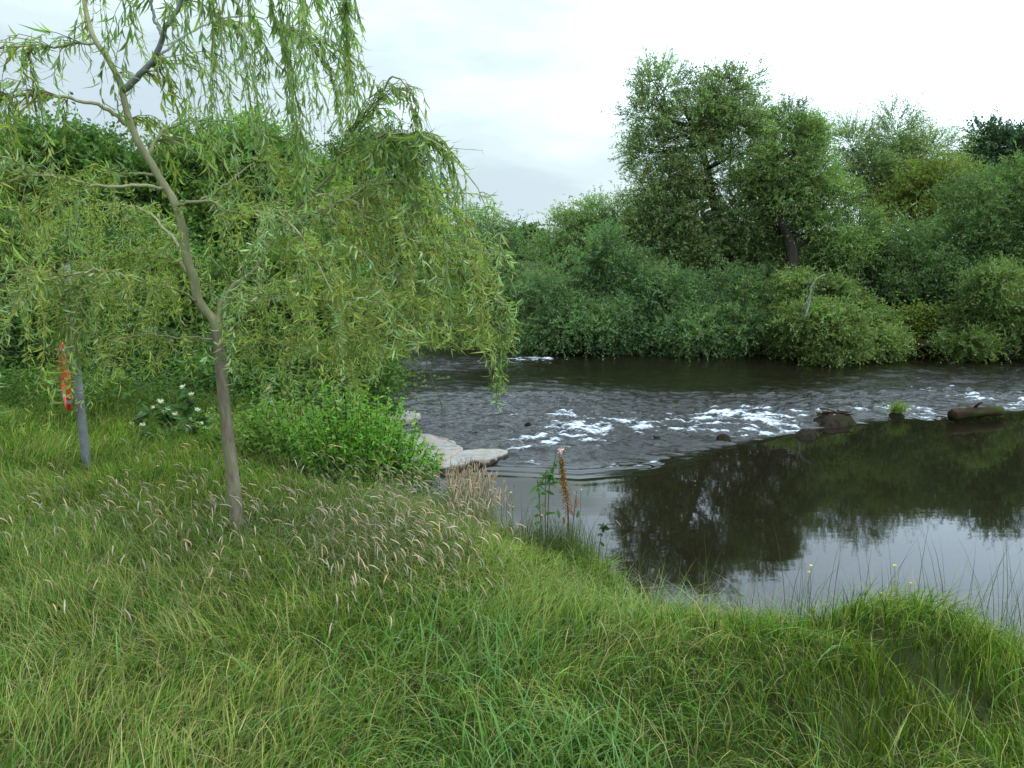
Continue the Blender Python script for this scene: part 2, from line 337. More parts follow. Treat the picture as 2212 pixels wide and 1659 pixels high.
# ------------------------------------------------------------------ trees of the background
def crown(mb, centres, radii, n_leaf, L, W, col, bark=None, twig=.45, per=13, droop=.25, lump=10, fill=.5, upb=.35, twigs=False, lumpr=.35):
    vol = np.prod(radii, 1) ** (2 / 3); nt_ = np.maximum((n_leaf / per * vol / vol.sum()).astype(int), 8)
    for c, r, k in zip(centres, radii, nt_):
        ld = rdir(lump); ld[:, 2] = ld[:, 2] * .8 + .15
        lc = c + ld * r * (.45 + .45 * R.random((lump, 1))); lr = r * (lumpr * (.7 + .6 * R.random((lump, 1))))
        idx = R.integers(0, lump, k); d = rdir(k)
        inner = R.random(k) < .22
        rad = np.where(inner[:, None], R.random((k, 1)) ** .5 * .85, fill + (1.05 - fill) * R.random((k, 1)) ** .6)
        base = np.where(inner[:, None], c + d * r * rad, lc[idx] + d * lr[idx] * rad)
        outw = nrm(base - c)
        td = nrm(outw * .9 + d * .5 + np.array([0, 0, upb]) + .35 * R.normal(size=(k, 3)))
        tl = twig * (.5 + .6 * R.random((k, 1)) + .9 * R.random((k, 1)) ** 5)
        lumpv = 1 + .20 * R.normal(size=(lump, 1)); tc_ = vary(col, k, .10, .05) * lumpv[idx]
        tt = (np.arange(per)[None, :, None] + R.random((k, per, 1))) / per
        pos = base[:, None] + td[:, None] * tl[:, None] * tt; pos[..., 2] -= (droop * tl * tt[..., 0] ** 2)
        ldir = td[:, None] * .55 + rdir(k * per).reshape(k, per, 3) * .75; ldir[..., 2] -= droop * .6
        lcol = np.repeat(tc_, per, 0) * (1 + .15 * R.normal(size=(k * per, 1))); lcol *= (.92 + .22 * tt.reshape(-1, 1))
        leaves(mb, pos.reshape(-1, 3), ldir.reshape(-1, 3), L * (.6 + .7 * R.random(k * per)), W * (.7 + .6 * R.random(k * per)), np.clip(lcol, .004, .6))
        if twigs:
            s = np.arange(k)[R.random(k) < .5]; e = base[s] + td[s] * tl[s]; e[:, 2] -= droop * tl[s, 0]
            s0 = base[s]
            side = nrm(np.cross(e - s0, np.array([0, 1., 0.1]))) * .004
            v = np.stack((s0 - side * 1.6, s0 + side * 1.6, e + side * .4, e - side * .4), 1).reshape(-1, 3)
            mb.add(v, np.arange(len(v)).reshape(-1, 4), (.05, .045, .03), 0)
def tree(name, label, cat, Yd, blobs, base, n, L, W, col, group=None, trunk=None, r=.12, sparse=False, tw=.45, droop=.25, upb=.35, limbs=True, skirt=(), **kw):
    """blobs: (px, py, rx, ry[, dY]) read off at distance Yd"""
    b0 = P(base[0], base[1], Yd); gz = float(height(np.array([b0[0]]), np.array([Yd]))[0]); loc = np.array((b0[0], Yd, gz - .03))
    root = thing(name, loc, label, cat, group)
    cs, rs = [], []
    for b in blobs:
        dY = b[4] if len(b) > 4 else random.uniform(-.35, .35)
        k = Yd / FPX / ct
        cs.append(P(b[0], b[1], Yd + dY)); rs.append((b[2] * k, .85 * (b[2] + b[3]) / 2 * k, b[3] * k))
    for px_ in skirt:
        for q in range(2):
            cs.append(P(px_ + random.uniform(-40, 40), random.uniform(690, 742), Yd - random.uniform(.0, .8))); rr_ = random.uniform(30, 58); rs.append((rr_ * k, rr_ * .8 * k, min(rr_ * random.uniform(.6, 1.0), 778 - 690) * k))
    cs, rs = np.array(cs), np.array(rs)
    col = np.array(col) * (np.array((1.02, .98, .85)) * (1 if cat == 'shrub' else np.array((1.75, 1.5, 1.1))) if group == 'trees and shrubs behind the young willow' else np.array((1.55, 1.30, 1.16)))  # shrubs behind the willow get a darker colour in place of shade
    tb = MB()
    pts = [loc] + ([P(x, y, Yd) for x, y in trunk] if trunk else [loc * .35 + cs[np.argmax(cs[:, 2])] * .65])
    tp = spline(pts, 10); tube(tb, tp, r, r * .35, 8, wob=.08)
    if limbs:
        for c in cs:
            i = np.argmin(np.linalg.norm(tp - c + np.array([0, 0, .4]), axis=1)); i = max(1, min(i, 8))
            mid = (tp[i] + c) / 2 + R.normal(size=3) * .12 - np.array([0, 0, .08])
            lp = spline([tp[i], mid, c], 7); tube(tb, lp, r * .42, r * .1, 5, wob=.06)
            for q in range(4):
                e = c + rdir(1)[0] * rs[np.argmin(np.linalg.norm(cs - c, axis=1))] * .8 + np.array([0, 0, .1])
                s_ = lp[random.randint(2, 5)]; tube(tb, spline([s_, (s_ + e) / 2 + R.normal(size=3) * .08, e], 5), r * .14, r * .04, 4)
    tb.build('trunk', kw.pop('bark', M_dark), root, True)
    mb = MB(); crown(mb, cs, rs * 1.12, int(n * 2.0), L, W * 1.1, col, twig=tw, droop=droop, upb=upb, twigs=sparse, **kw)
    mb.build('crown', M_leaf, root)
    return root
SAL = (.105, .165, .070); DK = (.030, .058, .026); YG = (.095, .135, .035); BR = (.075, .135, .045)
G1 = 'trees and shrubs along the far bank'
tree('willow_tree', 'tallest grey-green willow on the far bank, its twin tops against white sky', 'tree', 17.6,
     [(1432, 195, 42, 58), (1400, 255, 40, 40), (1575, 205, 48, 58), (1530, 240, 55, 50), (1612, 250, 40, 50), (1470, 290, 75, 50), (1590, 310, 62, 50), (1405, 330, 45, 50), (1440, 395, 60, 45), (1530, 370, 85, 55), (1400, 420, 36, 40), (1500, 460, 110, 60), (1600, 480, 80, 60), (1560, 560, 110, 60), (1450, 550, 80, 60), (1390, 500, 50, 40), (1640, 540, 70, 50), (1500, 520, 90, 50)],
     (1600, 760), 62000, .075, .021, SAL, G1, [(1580, 650), (1555, 520), (1535, 400), (1510, 300), (1480, 240)], .13, sparse=True, tw=.38)
tree('willow_tree', 'willow with bent dark trunk just right of the tallest willow', 'tree', 16.6,
     [(1705, 285, 48, 45), (1745, 300, 35, 45), (1690, 350, 60, 45), (1755, 375, 50, 55), (1700, 420, 70, 40), (1790, 440, 55, 50), (1640, 400, 42, 42), (1760, 500, 75, 40), (1830, 520, 60, 50)],
     (1725, 745), 34000, .07, .018, (0.112, 0.188, 0.068), G1, [(1722, 650), (1710, 540), (1690, 485), (1655, 425), (1640, 400), (1690, 330)], .17, sparse=True, tw=.36)
tree('willow_tree', 'thin airy willow showing sky through its leaves, behind the far bank', 'tree', 19.5,
     [(1840, 320, 36, 42), (1930, 300, 42, 50), (1880, 370, 60, 40), (1965, 350, 45, 45), (2015, 325, 38, 42), (1930, 410, 70, 45), (2040, 390, 36, 30), (1850, 420, 60, 40)],
     (1910, 740), 24000, .07, .018, SAL, G1, [(1915, 560), (1925, 420), (1930, 330)], .1, sparse=True, tw=.5, fill=.2, lumpr=.5)
tree('broadleaf_tree', 'yellow-green rounded tree before the dark one at right edge', 'tree', 18.2,
     [(2000, 420, 60, 40), (2040, 400, 55, 40), (2080, 430, 60, 50), (1960, 470, 70, 40), (2060, 500, 90, 50)],
     (2040, 745), 24000, .07, .026, (.095, .135, .036), G1, None, .12)
tree('broadleaf_tree', 'dark blue-green dense tree rising highest at the right edge', 'tree', 23.0,
     [(2150, 325, 55, 40), (2110, 370, 50, 40), (2200, 320, 60, 45), (2270, 330, 70, 60), (2160, 410, 90, 60), (2260, 430, 90, 80)],
     (2180, 720), 30000, .085, .05, (0.033, 0.068, 0.039), G1, None, .2, droop=.1)
tree('sallow_shrub', 'broad grey-green shrub filling the far bank at right edge', 'shrub', 16.8,
     [(2130, 440, 75, 60), (2200, 400, 60, 55), (2260, 450, 70, 80), (2110, 530, 90, 60), (2200, 540, 90, 70), (2020, 545, 80, 55), (1930, 545, 80, 55), (2290, 600, 80, 80), (2330, 480, 90, 90)],
     (2140, 745), 44000, .075, .021, (0.078, 0.138, 0.057), G1, None, .12)
tree('sallow_shrub', 'dark shrub shading the hollow above the yellow plants', 'shrub', 16.4,
     [(1880, 610, 80, 45), (1960, 620, 75, 40), (2040, 640, 70, 40), (1840, 560, 70, 50), (2110, 640, 60, 40)],
     (1960, 750), 22000, .07, .021, (0.051, 0.093, 0.039), G1, None, .1)
lowb = tree('sallow_bush', 'low pale-green bush leaning over the water with bare dead branch', 'bush', 15.1,
     [(1735, 690, 45, 34, -.5), (1790, 640, 46, 28, .2), (1715, 625, 38, 26, .3), (1800, 700, 40, 30, -.7), (1810, 750, 50, 24, -.8), (1880, 735, 50, 32, -.2), (1850, 680, 34, 26, .3), (1700, 740, 28, 22), (1925, 745, 24, 24), (1745, 745, 40, 26, .3), (1905, 705, 26, 22, .2)],
     (1800, 775), 34000, .075, .022, (.100, .155, .055), G1, None, .05, tw=.34)
mb = MB()
tube(mb, spline([P(1738, 690, 14.0), P(1748, 655, 14.0), P(1752, 620, 14.0), P(1765, 602, 14.0), P(1784, 592, 14.0)], 9), .018, .008, 6)
tube(mb, spline([P(1750, 640, 14.0), P(1740, 655, 14.0), P(1728, 680, 14.0)], 5), .009, .005, 5)
tube(mb, spline([P(1754, 615, 14.0), P(1750, 602, 14.0), P(1757, 590, 14.0)], 5), .006, .003, 5)
d = mb.build('dead_branch', M_grey, lowb, True); d['label'] = 'pale bare dead branch bent to the right'
tree('sallow_bush', 'lighter bush at the right edge dipping to the water', 'bush', 15.0,
     [(2150, 620, 60, 38), (2200, 660, 65, 50), (2120, 700, 55, 45), (2200, 730, 70, 40), (2090, 740, 45, 30), (2260, 690, 60, 60), (2150, 660, 40, 30)],
     (2180, 770), 26000, .075, .021, (.078, .125, .045), G1, None, .05, tw=.34)
G1s = 'sallow shrubs along the far waterline'
for args in (('sallow_shrub', 'rounded shrub below the tallest willow, left of its trunk', 16.4, [(1450, 620, 75, 50), (1400, 680, 70, 50), (1480, 690, 75, 45), (1420, 735, 70, 28), (1500, 740, 60, 26), (1380, 600, 50, 45)], (1440, 768), 26000, (0.075, 0.138, 0.063)),
             ('sallow_shrub', 'shrub at the waterline between the tallest willow and the low pale bush', 16.1, [(1590, 640, 75, 50), (1570, 700, 70, 45), (1640, 690, 60, 50), (1620, 740, 60, 26), (1540, 740, 50, 26), (1660, 620, 50, 45)], (1600, 770), 26000, (0.084, 0.150, 0.066)),
             ('sallow_shrub', 'shrub overhanging the water left of centre, nearest the far riffle', 16.3, [(1200, 620, 70, 55), (1190, 690, 60, 45), (1260, 680, 65, 50), (1220, 735, 60, 28), (1290, 735, 50, 28), (1170, 640, 36, 40)], (1230, 765), 26000, (0.081, 0.147, 0.068)),
             ('sallow_shrub', 'shrub at the waterline below the pale feathery one', 16.5, [(1320, 610, 65, 50), (1340, 680, 60, 50), (1330, 735, 60, 26), (1300, 560, 50, 45)], (1330, 768), 20000, (0.072, 0.135, 0.063)),
             ('sallow_shrub', 'pale feathery shrub with pointed tips beside the tallest willow', 18.3, [(1285, 465, 36, 34), (1225, 500, 40, 36), (1345, 470, 36, 34), (1300, 520, 70, 40), (1370, 510, 45, 45), (1190, 540, 40, 36), (1270, 570, 90, 40)], (1290, 740), 26000, (0.117, 0.188, 0.083)),
             ('sallow_shrub', 'shrub behind hanging fronds, right before the sky gap', 17.9, [(1040, 500, 48, 40), (1080, 530, 40, 40), (1010, 560, 60, 50), (1070, 600, 50, 50), (1020, 660, 60, 50), (1080, 680, 45, 50), (960, 620, 60, 60), (1000, 720, 60, 30)], (1040, 752), 28000, (0.081, 0.147, 0.068))):
    nm, lb, yd, bl, ba, n, c = args
    tree(nm, lb, 'shrub', yd, bl, ba, n, .075, .02, c, G1, None, .07, tw=.38, skirt=() if yd > 17 else [b[0] for b in bl if b[1] > 675])
tree('sallow_shrub', 'shrub in the shade between the two dark trunks, behind the low bush', 'shrub', 18.6, [(1600, 560, 70, 50), (1680, 590, 70, 50), (1760, 590, 70, 50), (1650, 650, 80, 50), (1760, 660, 80, 50), (1830, 620, 60, 50), (1560, 620, 60, 50)], (1690, 745), 26000, .08, .024, (.07, .12, .045), G1, None, .06)
tree('broadleaf_tree', 'far round tree small in the gap between the banks', 'tree', 42, [(1130, 505, 18, 14), (1155, 512, 20, 14), (1110, 520, 24, 16), (1140, 540, 50, 20)], (1135, 600), 5000, .16, .09, (0.068, 0.128, 0.045), G1, None, .15)
G2 = 'trees and shrubs behind the young willow'
tree('broadleaf_tree', 'dark rounded tree behind the right half of the young willow', 'tree', 22, [(800, 340, 55, 45), (860, 370, 50, 55), (740, 370, 55, 45), (890, 440, 55, 60), (800, 440, 80, 60), (720, 470, 70, 60), (880, 540, 70, 60), (780, 560, 90, 60), (930, 500, 40, 50)],
     (800, 700), 36000, .085, .045, (0.033, 0.069, 0.033), G2, None, .25, droop=.1)
tree('broadleaf_tree', 'mid-green tree behind the young willow, right of its leaning stem', 'tree', 14.5 - 2.6, [(430, 350, 55, 45), (500, 330, 60, 45), (580, 360, 65, 50), (640, 400, 60, 50), (470, 420, 80, 50), (570, 470, 90, 60), (430, 500, 70, 60), (640, 520, 70, 60), (500, 570, 90, 60)],
     (500, 800), 40000, .07, .034, (0.062, 0.122, 0.043), G2, [(495, 650), (482, 520), (484, 430), (490, 380)], .1)
tree('broadleaf_tree', 'dark green tree behind the young willow at left edge', 'tree', 11.5, [(30, 370, 60, 50), (110, 340, 60, 45), (190, 350, 60, 50), (-60, 380, 70, 60), (260, 400, 55, 50), (60, 450, 80, 60), (170, 460, 80, 60), (280, 480, 60, 60), (-40, 480, 80, 70), (-140, 430, 90, 90)],
     (120, 800), 44000, .07, .036, (0.045, 0.094, 0.035), G2, None, .14)
tree('leafy_shrub', 'leafy shrub left of and behind the steel post', 'shrub', 9.2, [(40, 560, 80, 60), (140, 600, 80, 60), (-60, 600, 80, 70), (60, 680, 90, 60), (180, 690, 70, 60), (-40, 720, 80, 60), (80, 770, 90, 40)],
     (60, 840), 30000, .06, .026, (0.069, 0.125, 0.033), G2, None, .06)
tree('leafy_shrub', 'leafy shrub with dark hollows between steel post and willow trunk', 'shrub', 9.0, [(270, 600, 75, 60), (370, 620, 70, 60), (300, 700, 70, 50), (400, 710, 60, 50), (350, 780, 70, 36), (240, 740, 40, 50)],
     (330, 840), 26000, .06, .026, (0.062, 0.119, 0.030), G2, None, .06)
tree('leafy_shrub', 'olive shrub behind the willow, right of its trunk', 'shrub', 9.2, [(560, 620, 75, 60), (650, 620, 70, 60), (730, 640, 60, 60), (600, 710, 80, 50), (700, 730, 70, 55), (520, 730, 60, 50), (770, 760, 45, 60), (780, 690, 40, 50)],
     (650, 850), 34000, .06, .026, (0.081, 0.131, 0.033), G2, None, .06)
tree('leafy_shrub', 'shrub at the water edge with dark gaps, above the bright green plants', 'shrub', 8.2, [(620, 820, 70, 40), (720, 810, 60, 50), (780, 830, 36, 50), (520, 810, 50, 40)],
     (700, 900), 16000, .05, .024, (0.075, 0.125, 0.030), G2, None, .04)

# ------------------------------------------------------------------ the young weeping willow
random.seed(21); R = np.random.default_rng(5)
WY = 4.0
tb0 = P(514, 1178, WY); wz = float(height(np.array([tb0[0]]), np.array([WY]))[0])
wil = thing('weeping_willow', (tb0[0], WY, wz), 'young weeping willow with crooked leaning stem and curly hanging leaves in the long grass', 'tree')
def W3(l): return [P(x, y, yy) for x, y, yy in l]
mb = MB(); tr = spline([np.array((tb0[0], WY, wz - .05))] + W3([(512, 1130, 4), (505, 1050, 4), (493, 950, 4), (483, 860, 4), (475, 775, 4), (467, 705, 4)]), 22)
tube(mb, tr, .046, .027, 14, wob=.045, pw=.45); mb.build('trunk', M_stem, wil, True)
mb = MB(); leader = spline(W3([(469, 720, 4), (462, 692, 3.99), (440, 668, 3.98), (425, 640, 3.97), (420, 605, 3.96), (404, 560, 3.95), (396, 500, 3.93), (378, 440, 3.9), (352, 396, 3.9), (325, 350, 3.88), (298, 306, 3.86), (280, 262, 3.85), (268, 215, 3.84), (260, 182, 3.83), (246, 150, 3.82), (226, 116, 3.82), (206, 88, 3.82), (192, 50, 3.85), (182, 0, 3.9), (186, -60, 3.95), (205, -130, 4), (260, -200, 4)]), 64)
tube(mb, leader, .0265, .008, 10, wob=.03, pw=.9); o = mb.build('limb', M_bark, wil, True); o['label'] = 'main crooked stem leaning left'
LIMBS = []
def limb(pts, r0, r1, m=M_bark, lab=None, n=26, wt=1.0):
    p = spline(W3(pts), n); p[1:-1] += R.normal(size=(n - 2, 3)) * .004; mb = MB(); tube(mb, p, r0, r1, 7, wob=.03, pw=.75); o = mb.build('limb', m, wil, True)
    if lab: o['label'] = lab
    LIMBS.append((p, wt)); return p
LIMBS.append((leader[24:], 1.0))
ldx, ldy = proj(leader); od = np.argsort(ldy); ldx, ldy = ldx[od], ldy[od]
limb([(267, 193, 3.83), (300, 165, 3.8), (330, 130, 3.77), (352, 78, 3.74), (376, 30, 3.7), (402, -15, 3.68), (440, -90, 3.65), (520, -170, 3.6), (620, -190, 3.6), (700, -130, 3.55), (752, -40, 3.5), (776, 40, 3.5)], .017, .004, M_grey, 'blue-grey limb rising to the right', 40, .95)
limb([(402, -15, 3.68), (470, -60, 3.9), (560, -110, 4.2), (640, -90, 4.4), (710, -20, 4.45), (745, 60, 4.45)], .008, .003, M_grey, wt=.8)
limb([(330, 130, 3.77), (400, 80, 4.1), (480, 40, 4.4), (560, 40, 4.5), (620, 90, 4.5)], .007, .003, M_grey, wt=.55)
limb([(352, 80, 3.74), (335, 40, 3.78), (326, 5, 3.8), (330, -60, 3.85), (300, -140, 3.9)], .009, .004, M_grey)
limb([(279, 272, 3.85), (240, 242, 3.8), (195, 222, 3.75), (140, 210, 3.7), (80, 204, 3.6), (10, 212, 3.5), (-60, 245, 3.4), (-110, 330, 3.35)], .012, .003)
limb([(208, 92, 3.82), (150, 98, 3.75), (90, 105, 3.7), (0, 102, 3.6), (-80, 140, 3.5)], .007, .003)
limb([(318, 340, 3.88), (332, 312, 3.95), (352, 285, 4.0), (398, 264, 4.05), (440, 260, 4.1), (510, 264, 4.2), (570, 300, 4.3), (600, 390, 4.35)], .010, .003)
limb([(358, 405, 3.9), (300, 402, 3.8), (205, 403, 3.65), (150, 388, 3.55), (80, 380, 3.4), (0, 402, 3.3), (-50, 470, 3.25)], .010, .003)
limb([(334, 378, 3.9), (285, 374, 4), (235, 380, 4.1), (180, 405, 4.3), (120, 450, 4.4)], .008, .003)
limb([(378, 448, 3.9), (402, 440, 3.85), (440, 434, 3.75), (472, 442, 3.65), (490, 455, 3.6), (560, 460, 3.5), (610, 472, 3.4), (662, 524, 3.3), (718, 640, 3.25), (748, 745, 3.22)], .010, .003, n=34)
limb([(432, 435, 3.78), (465, 415, 3.8), (498, 392, 3.85), (540, 360, 3.95), (600, 350, 4.0), (650, 400, 4.05)], .007, .003)
limb([(419, 602, 3.96), (395, 574, 4.1), (370, 562, 4.2), (320, 548, 4.4), (240, 560, 4.6), (150, 590, 4.7), (80, 660, 4.75)], .015, .004)
limb([(466, 735, 4), (420, 728, 3.95), (380, 730, 3.9), (320, 722, 3.8), (250, 735, 3.7), (180, 790, 3.6)], .007, .003)
limb([(430, 652, 3.97), (370, 622, 3.8), (310, 610, 3.6), (240, 590, 3.4), (180, 588, 3.3), (90, 620, 3.2)], .007, .003)
R0 = limb([(468, 712, 4), (478, 660, 4.03), (500, 622, 4.05), (535, 598, 4.08), (565, 560, 4.1), (600, 505, 4.1), (648, 440, 4.05), (704, 388, 4.0), (742, 330, 3.95), (792, 262, 3.85), (832, 190, 3.75), (852, 166, 3.7), (882, 192, 3.66), (905, 245, 3.62), (916, 330, 3.6)], .017, .0018, M_bark, 'second stem hidden in the leaves, rising right', 40, .62)
limb([(600, 505, 4.1), (651, 473, 4.0), (700, 453, 3.9), (743, 435, 3.8), (767, 438, 3.75), (783, 462, 3.7), (838, 490, 3.62), (890, 514, 3.55), (943, 542, 3.48), (990, 578, 3.42), (1031, 634, 3.36), (1066, 680, 3.32), (1088, 740, 3.3)], .012, .002, n=40, wt=1.7)
limb([(742, 330, 3.95), (790, 300, 3.8), (860, 290, 3.65), (930, 300, 3.55), (990, 350, 3.5), (1040, 420, 3.45), (1066, 500, 3.45)], .007, .002, wt=.75)
limb([(480, 655, 4.03), (530, 640, 4.3), (620, 600, 4.6), (720, 600, 4.8), (800, 660, 4.9)], .010, .003)
limb([(478, 660, 4.03), (560, 650, 3.8), (640, 640, 3.6), (740, 660, 3.45), (800, 700, 3.4), (850, 750, 3.35)], .008, .002, wt=1.5)
limb([(648, 440, 4.05), (700, 420, 4.3), (780, 420, 4.5), (860, 470, 4.6), (920, 560, 4.65)], .008, .002, wt=1.5)
limb([(743, 435, 3.8), (800, 400, 3.7), (880, 400, 3.6), (960, 440, 3.5), (1020, 500, 3.45), (1070, 580, 3.4)], .007, .002, wt=1.4)
limb([(700, 453, 3.9), (760, 520, 3.75), (830, 580, 3.6), (900, 640, 3.5), (950, 700, 3.45)], .006, .002, wt=1.3)
limb([(470, 740, 4), (540, 740, 3.9), (620, 745, 3.7), (700, 770, 3.6)], .006, .003)
limb([(404, 560, 3.95), (360, 500, 4.4), (300, 450, 4.7), (200, 450, 4.9), (100, 520, 5.0)], .010, .003)
XR = [(-300, 800), (-100, 790), (0, 762), (60, 780), (150, 792), (168, 865), (200, 905), (260, 945), (330, 995), (390, 1052), (450, 1080), (540, 1102), (640, 1118), (720, 1124), (790, 1100), (870, 1085), (1200, 1060)]
YB = [(-200, 930), (120, 930), (180, 900), (250, 860), (330, 800), (450, 800), (560, 860), (700, 890), (800, 860), (835, 770), (930, 745), (1050, 745), (1064, 870), (1090, 870), (1100, 790), (1130, 720)]
XR, YB = np.array(XR), np.array(YB)
leaf_mb = MB()
lmask = np.full((300, 560), 99.)
for p, w_ in LIMBS:
    if p[0][1] > 4.02 or w_ == .62: continue
    a_, b_ = proj(p); ii = np.clip((b_ / 4).astype(int), 1, 298); jj = np.clip((a_ / 4).astype(int), 1, 558)
    for q in range(len(p) - 1):
        for t_ in np.linspace(0, 1, 8):
            r_, c_ = int(ii[q] + (ii[q + 1] - ii[q]) * t_), int(jj[q] + (jj[q + 1] - jj[q]) * t_); lmask[r_ - 1:r_ + 2, c_ - 1:c_ + 2] = np.minimum(lmask[r_ - 1:r_ + 2, c_ - 1:c_ + 2], p[q][1])
def hides(p):
    a_, b_ = proj(p); k_ = (a_ > 4) & (a_ < 2200) & (b_ > 4) & (b_ < 1190)
    return bool((p[k_, 1] < lmask[(b_[k_] / 4).astype(int), (a_[k_] / 4).astype(int)] - .05).any())
def hang(p, mi_r=.0016, dens=34, size=1.0, tone=None, clip=True, wild=.85):
    """a hanging twig along polyline p, with curled willow leaves"""
    p = np.asarray(p); L = np.linalg.norm(np.diff(p, axis=0), axis=1).sum(); n = max(4, int(L * dens))
    x, y = proj(p); ok = (x < np.interp(y, XR[:, 0], XR[:, 1]) + 6) & (y < np.interp(x, YB[:, 0], YB[:, 1]) + 12)
    if clip and not ok.all():
        k = np.argmin(ok)
        if k < 4: return
        p = p[:k]; L = np.linalg.norm(np.diff(p, axis=0), axis=1).sum(); n = max(3, int(L * dens))
    tube(leaf_mb, p, mi_r * 1.5, mi_r * .5, 3, col=(.15, .125, .04) if random.random() < .6 else (.10, .11, .04), mi=1)
    u = np.sort(R.random(n)) * (len(p) - 1); i = np.minimum(u.astype(int), len(p) - 2); t = (u - i)[:, None]
    pos = p[i] * (1 - t) + p[i + 1] * t; tg = nrm(p[i + 1] - p[i])
    d = tg * .65 + rdir(n) * wild + np.array([0, 0, -.22 - .5 * (wild < .6)])
    base = tone if tone is not None else (.115, .165, .048)
    leaves(leaf_mb, pos, d, size * (.026 + .032 * R.random(n)), size * (.005 + .0042 * R.random(n)), vary(base, n, .24, .07), 0, None, 1.7)
tot = sum(np.linalg.norm(np.diff(p, axis=0), axis=1).sum() for p, _ in LIMBS)
axis_xy = np.array((P(450, 500, 4)[0], 4.0))
for p, wt in LIMBS:
    L = np.linalg.norm(np.diff(p, axis=0), axis=1).sum()
    for k in range(int(L * 74 * wt)):
        u = (random.random() ** .8) * (len(p) - 1.01); i = int(u); b = p[i] + (p[i + 1] - p[i]) * (u - i)
        sx, sy = proj(b)
        if sy < 330 and sx < 330 and random.random() < .15: continue
        if 300 < sx < 430 and 180 < sy < 420 and random.random() < .55: continue
        if sy < 330 and 200 < sx < 420 and random.random() < .5: continue
        tg = nrm(p[min(i + 1, len(p) - 1)] - p[i]); ow = b[:2] - axis_xy; ow = ow / (np.linalg.norm(ow) + .3)
        az = np.array([*(ow * .8 + R.normal(size=2) * .75 + tg[:2] * .5)]); az = az / (np.linalg.norm(az) + 1e-6)
        out_l = random.uniform(.08, .55); rise = random.uniform(-.02, .22) * out_l; dl = random.uniform(.10, .62) if random.random() < .8 else random.uniform(.5, 1.0)
        if sy < 300 and sx > 380: dl = random.uniform(.45, 1.25)
        tt = np.linspace(0, 1, 11)
        hx = out_l * (1 - (1 - tt) ** 2.2); dz = rise * np.sin(np.pi * np.minimum(tt * 1.6, 1)) - dl * tt ** 2.0
        pts = b + np.stack((az[0] * hx, az[1] * hx, dz), 1)
        pts[2:] += np.cumsum(R.normal(size=(9, 3)) * np.array([.010, .010, .004]), 0)
        if pts[:, 2].min() < wz + .45: pts[:, 2] = np.maximum(pts[:, 2], wz + .45 + .1 * random.random())
        if pts[:, 1].min() < 2.35: continue
        ed = np.interp(sy, XR[:, 0], XR[:, 1]) - sx
        if sy > 330 and ed < 150 and random.random() < .42: continue
        qx, qy = proj(pts); hit = (np.abs(qx - np.interp(qy, ldy, ldx)) < 20) & (qy < 690) & (pts[:, 1] < 3.95)
        if hit.any() and random.random() < .85: continue
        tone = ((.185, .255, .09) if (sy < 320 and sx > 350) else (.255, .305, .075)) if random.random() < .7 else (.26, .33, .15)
        if sy < 330:
            if random.random() < .42 or (sx > 800 and sy < 270 and random.random() < .75): continue
            if hides(pts) and random.random() < .6: continue
            for q in range(random.randint(2, 4)):
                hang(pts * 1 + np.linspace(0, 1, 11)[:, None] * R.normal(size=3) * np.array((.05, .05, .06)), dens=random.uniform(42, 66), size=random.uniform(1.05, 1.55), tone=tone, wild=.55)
            continue
        if hides(pts) and random.random() < .62: continue
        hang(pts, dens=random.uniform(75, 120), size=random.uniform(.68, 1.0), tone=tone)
# the long separate fronds seen against the river
for f in ([(1062, 600, 3.3), (1086, 660, 3.28), (1092, 720, 3.27), (1080, 770, 3.26), (1074, 820, 3.25), (1072, 862, 3.25)], [(1066, 500, 3.4), (1090, 560, 3.38), (1104, 620, 3.37), (1112, 690, 3.36), (1118, 712, 3.36)],
          [(1040, 480, 3.4), (1075, 540, 3.38), (1096, 590, 3.37), (1100, 640, 3.37)], [(1070, 640, 3.3), (1080, 690, 3.28), (1084, 740, 3.27), (1080, 790, 3.26), (1076, 840, 3.26)],
          [(1090, 690, 3.3), (1096, 725, 3.3), (1086, 760, 3.3), (1096, 790, 3.3)], [(990, 580, 3.4), (1010, 640, 3.4), (1015, 690, 3.4), (1000, 735, 3.4)], [(930, 560, 3.5), (950, 640, 3.5), (960, 700, 3.5), (945, 735, 3.5)]):
    hang(spline(W3(f), 12), dens=85, size=1.15, tone=(.105, .17, .05), clip=False)
for f in range(11):
    q = spline(W3([(760 + random.uniform(-15, 15), 285, 3.85), (800 + random.uniform(-12, 12), 225 + random.uniform(-12, 12), 3.75), (850 + random.uniform(-25, 20), 185 + random.uniform(-18, 15), 3.7), (892 + random.uniform(-25, 20), 205 + random.uniform(-12, 25), 3.65), (915 + random.uniform(-35, 22), 270 + random.uniform(-20, 30), 3.6), (925 + random.uniform(-45, 40), 360 + random.uniform(-30, 50), 3.6)]), 16)
    hang(q, .0016, 30, 1.25, tone=(.22, .28, .10), clip=False, wild=.5)
for f in range(26):
    x0 = random.choice((random.uniform(85, 190), random.uniform(10, 330))); x1 = x0 + random.uniform(-20, 20); y1 = random.uniform(740, 850) if x0 < 200 else random.uniform(740, 900)
    hang(spline(W3([(x0, 600, 3.5), (x0 + 6, 660, 3.45), ((x0 + x1) / 2, (660 + y1) / 2, 3.42), (x1, y1, 3.4)]), 12) + R.normal(size=(12, 3)) * .008, dens=85, size=.85, tone=(.19, .26, .065))
hang(spline(W3([(840, 560, 3.4), (880, 640, 3.4), (905, 700, 3.4), (920, 780, 3.4), (945, 850, 3.4), (962, 900, 3.4)]), 14), .0022, 14, 1, clip=False)
hang(spline(W3([(915, 330, 3.6), (960, 320, 3.6), (1000, 322, 3.6), (1044, 325, 3.6)]), 10), .0015, 26, .7, tone=(.13, .15, .06), clip=False)
M_twig = veg('willow_twig', .0, .6, .2)
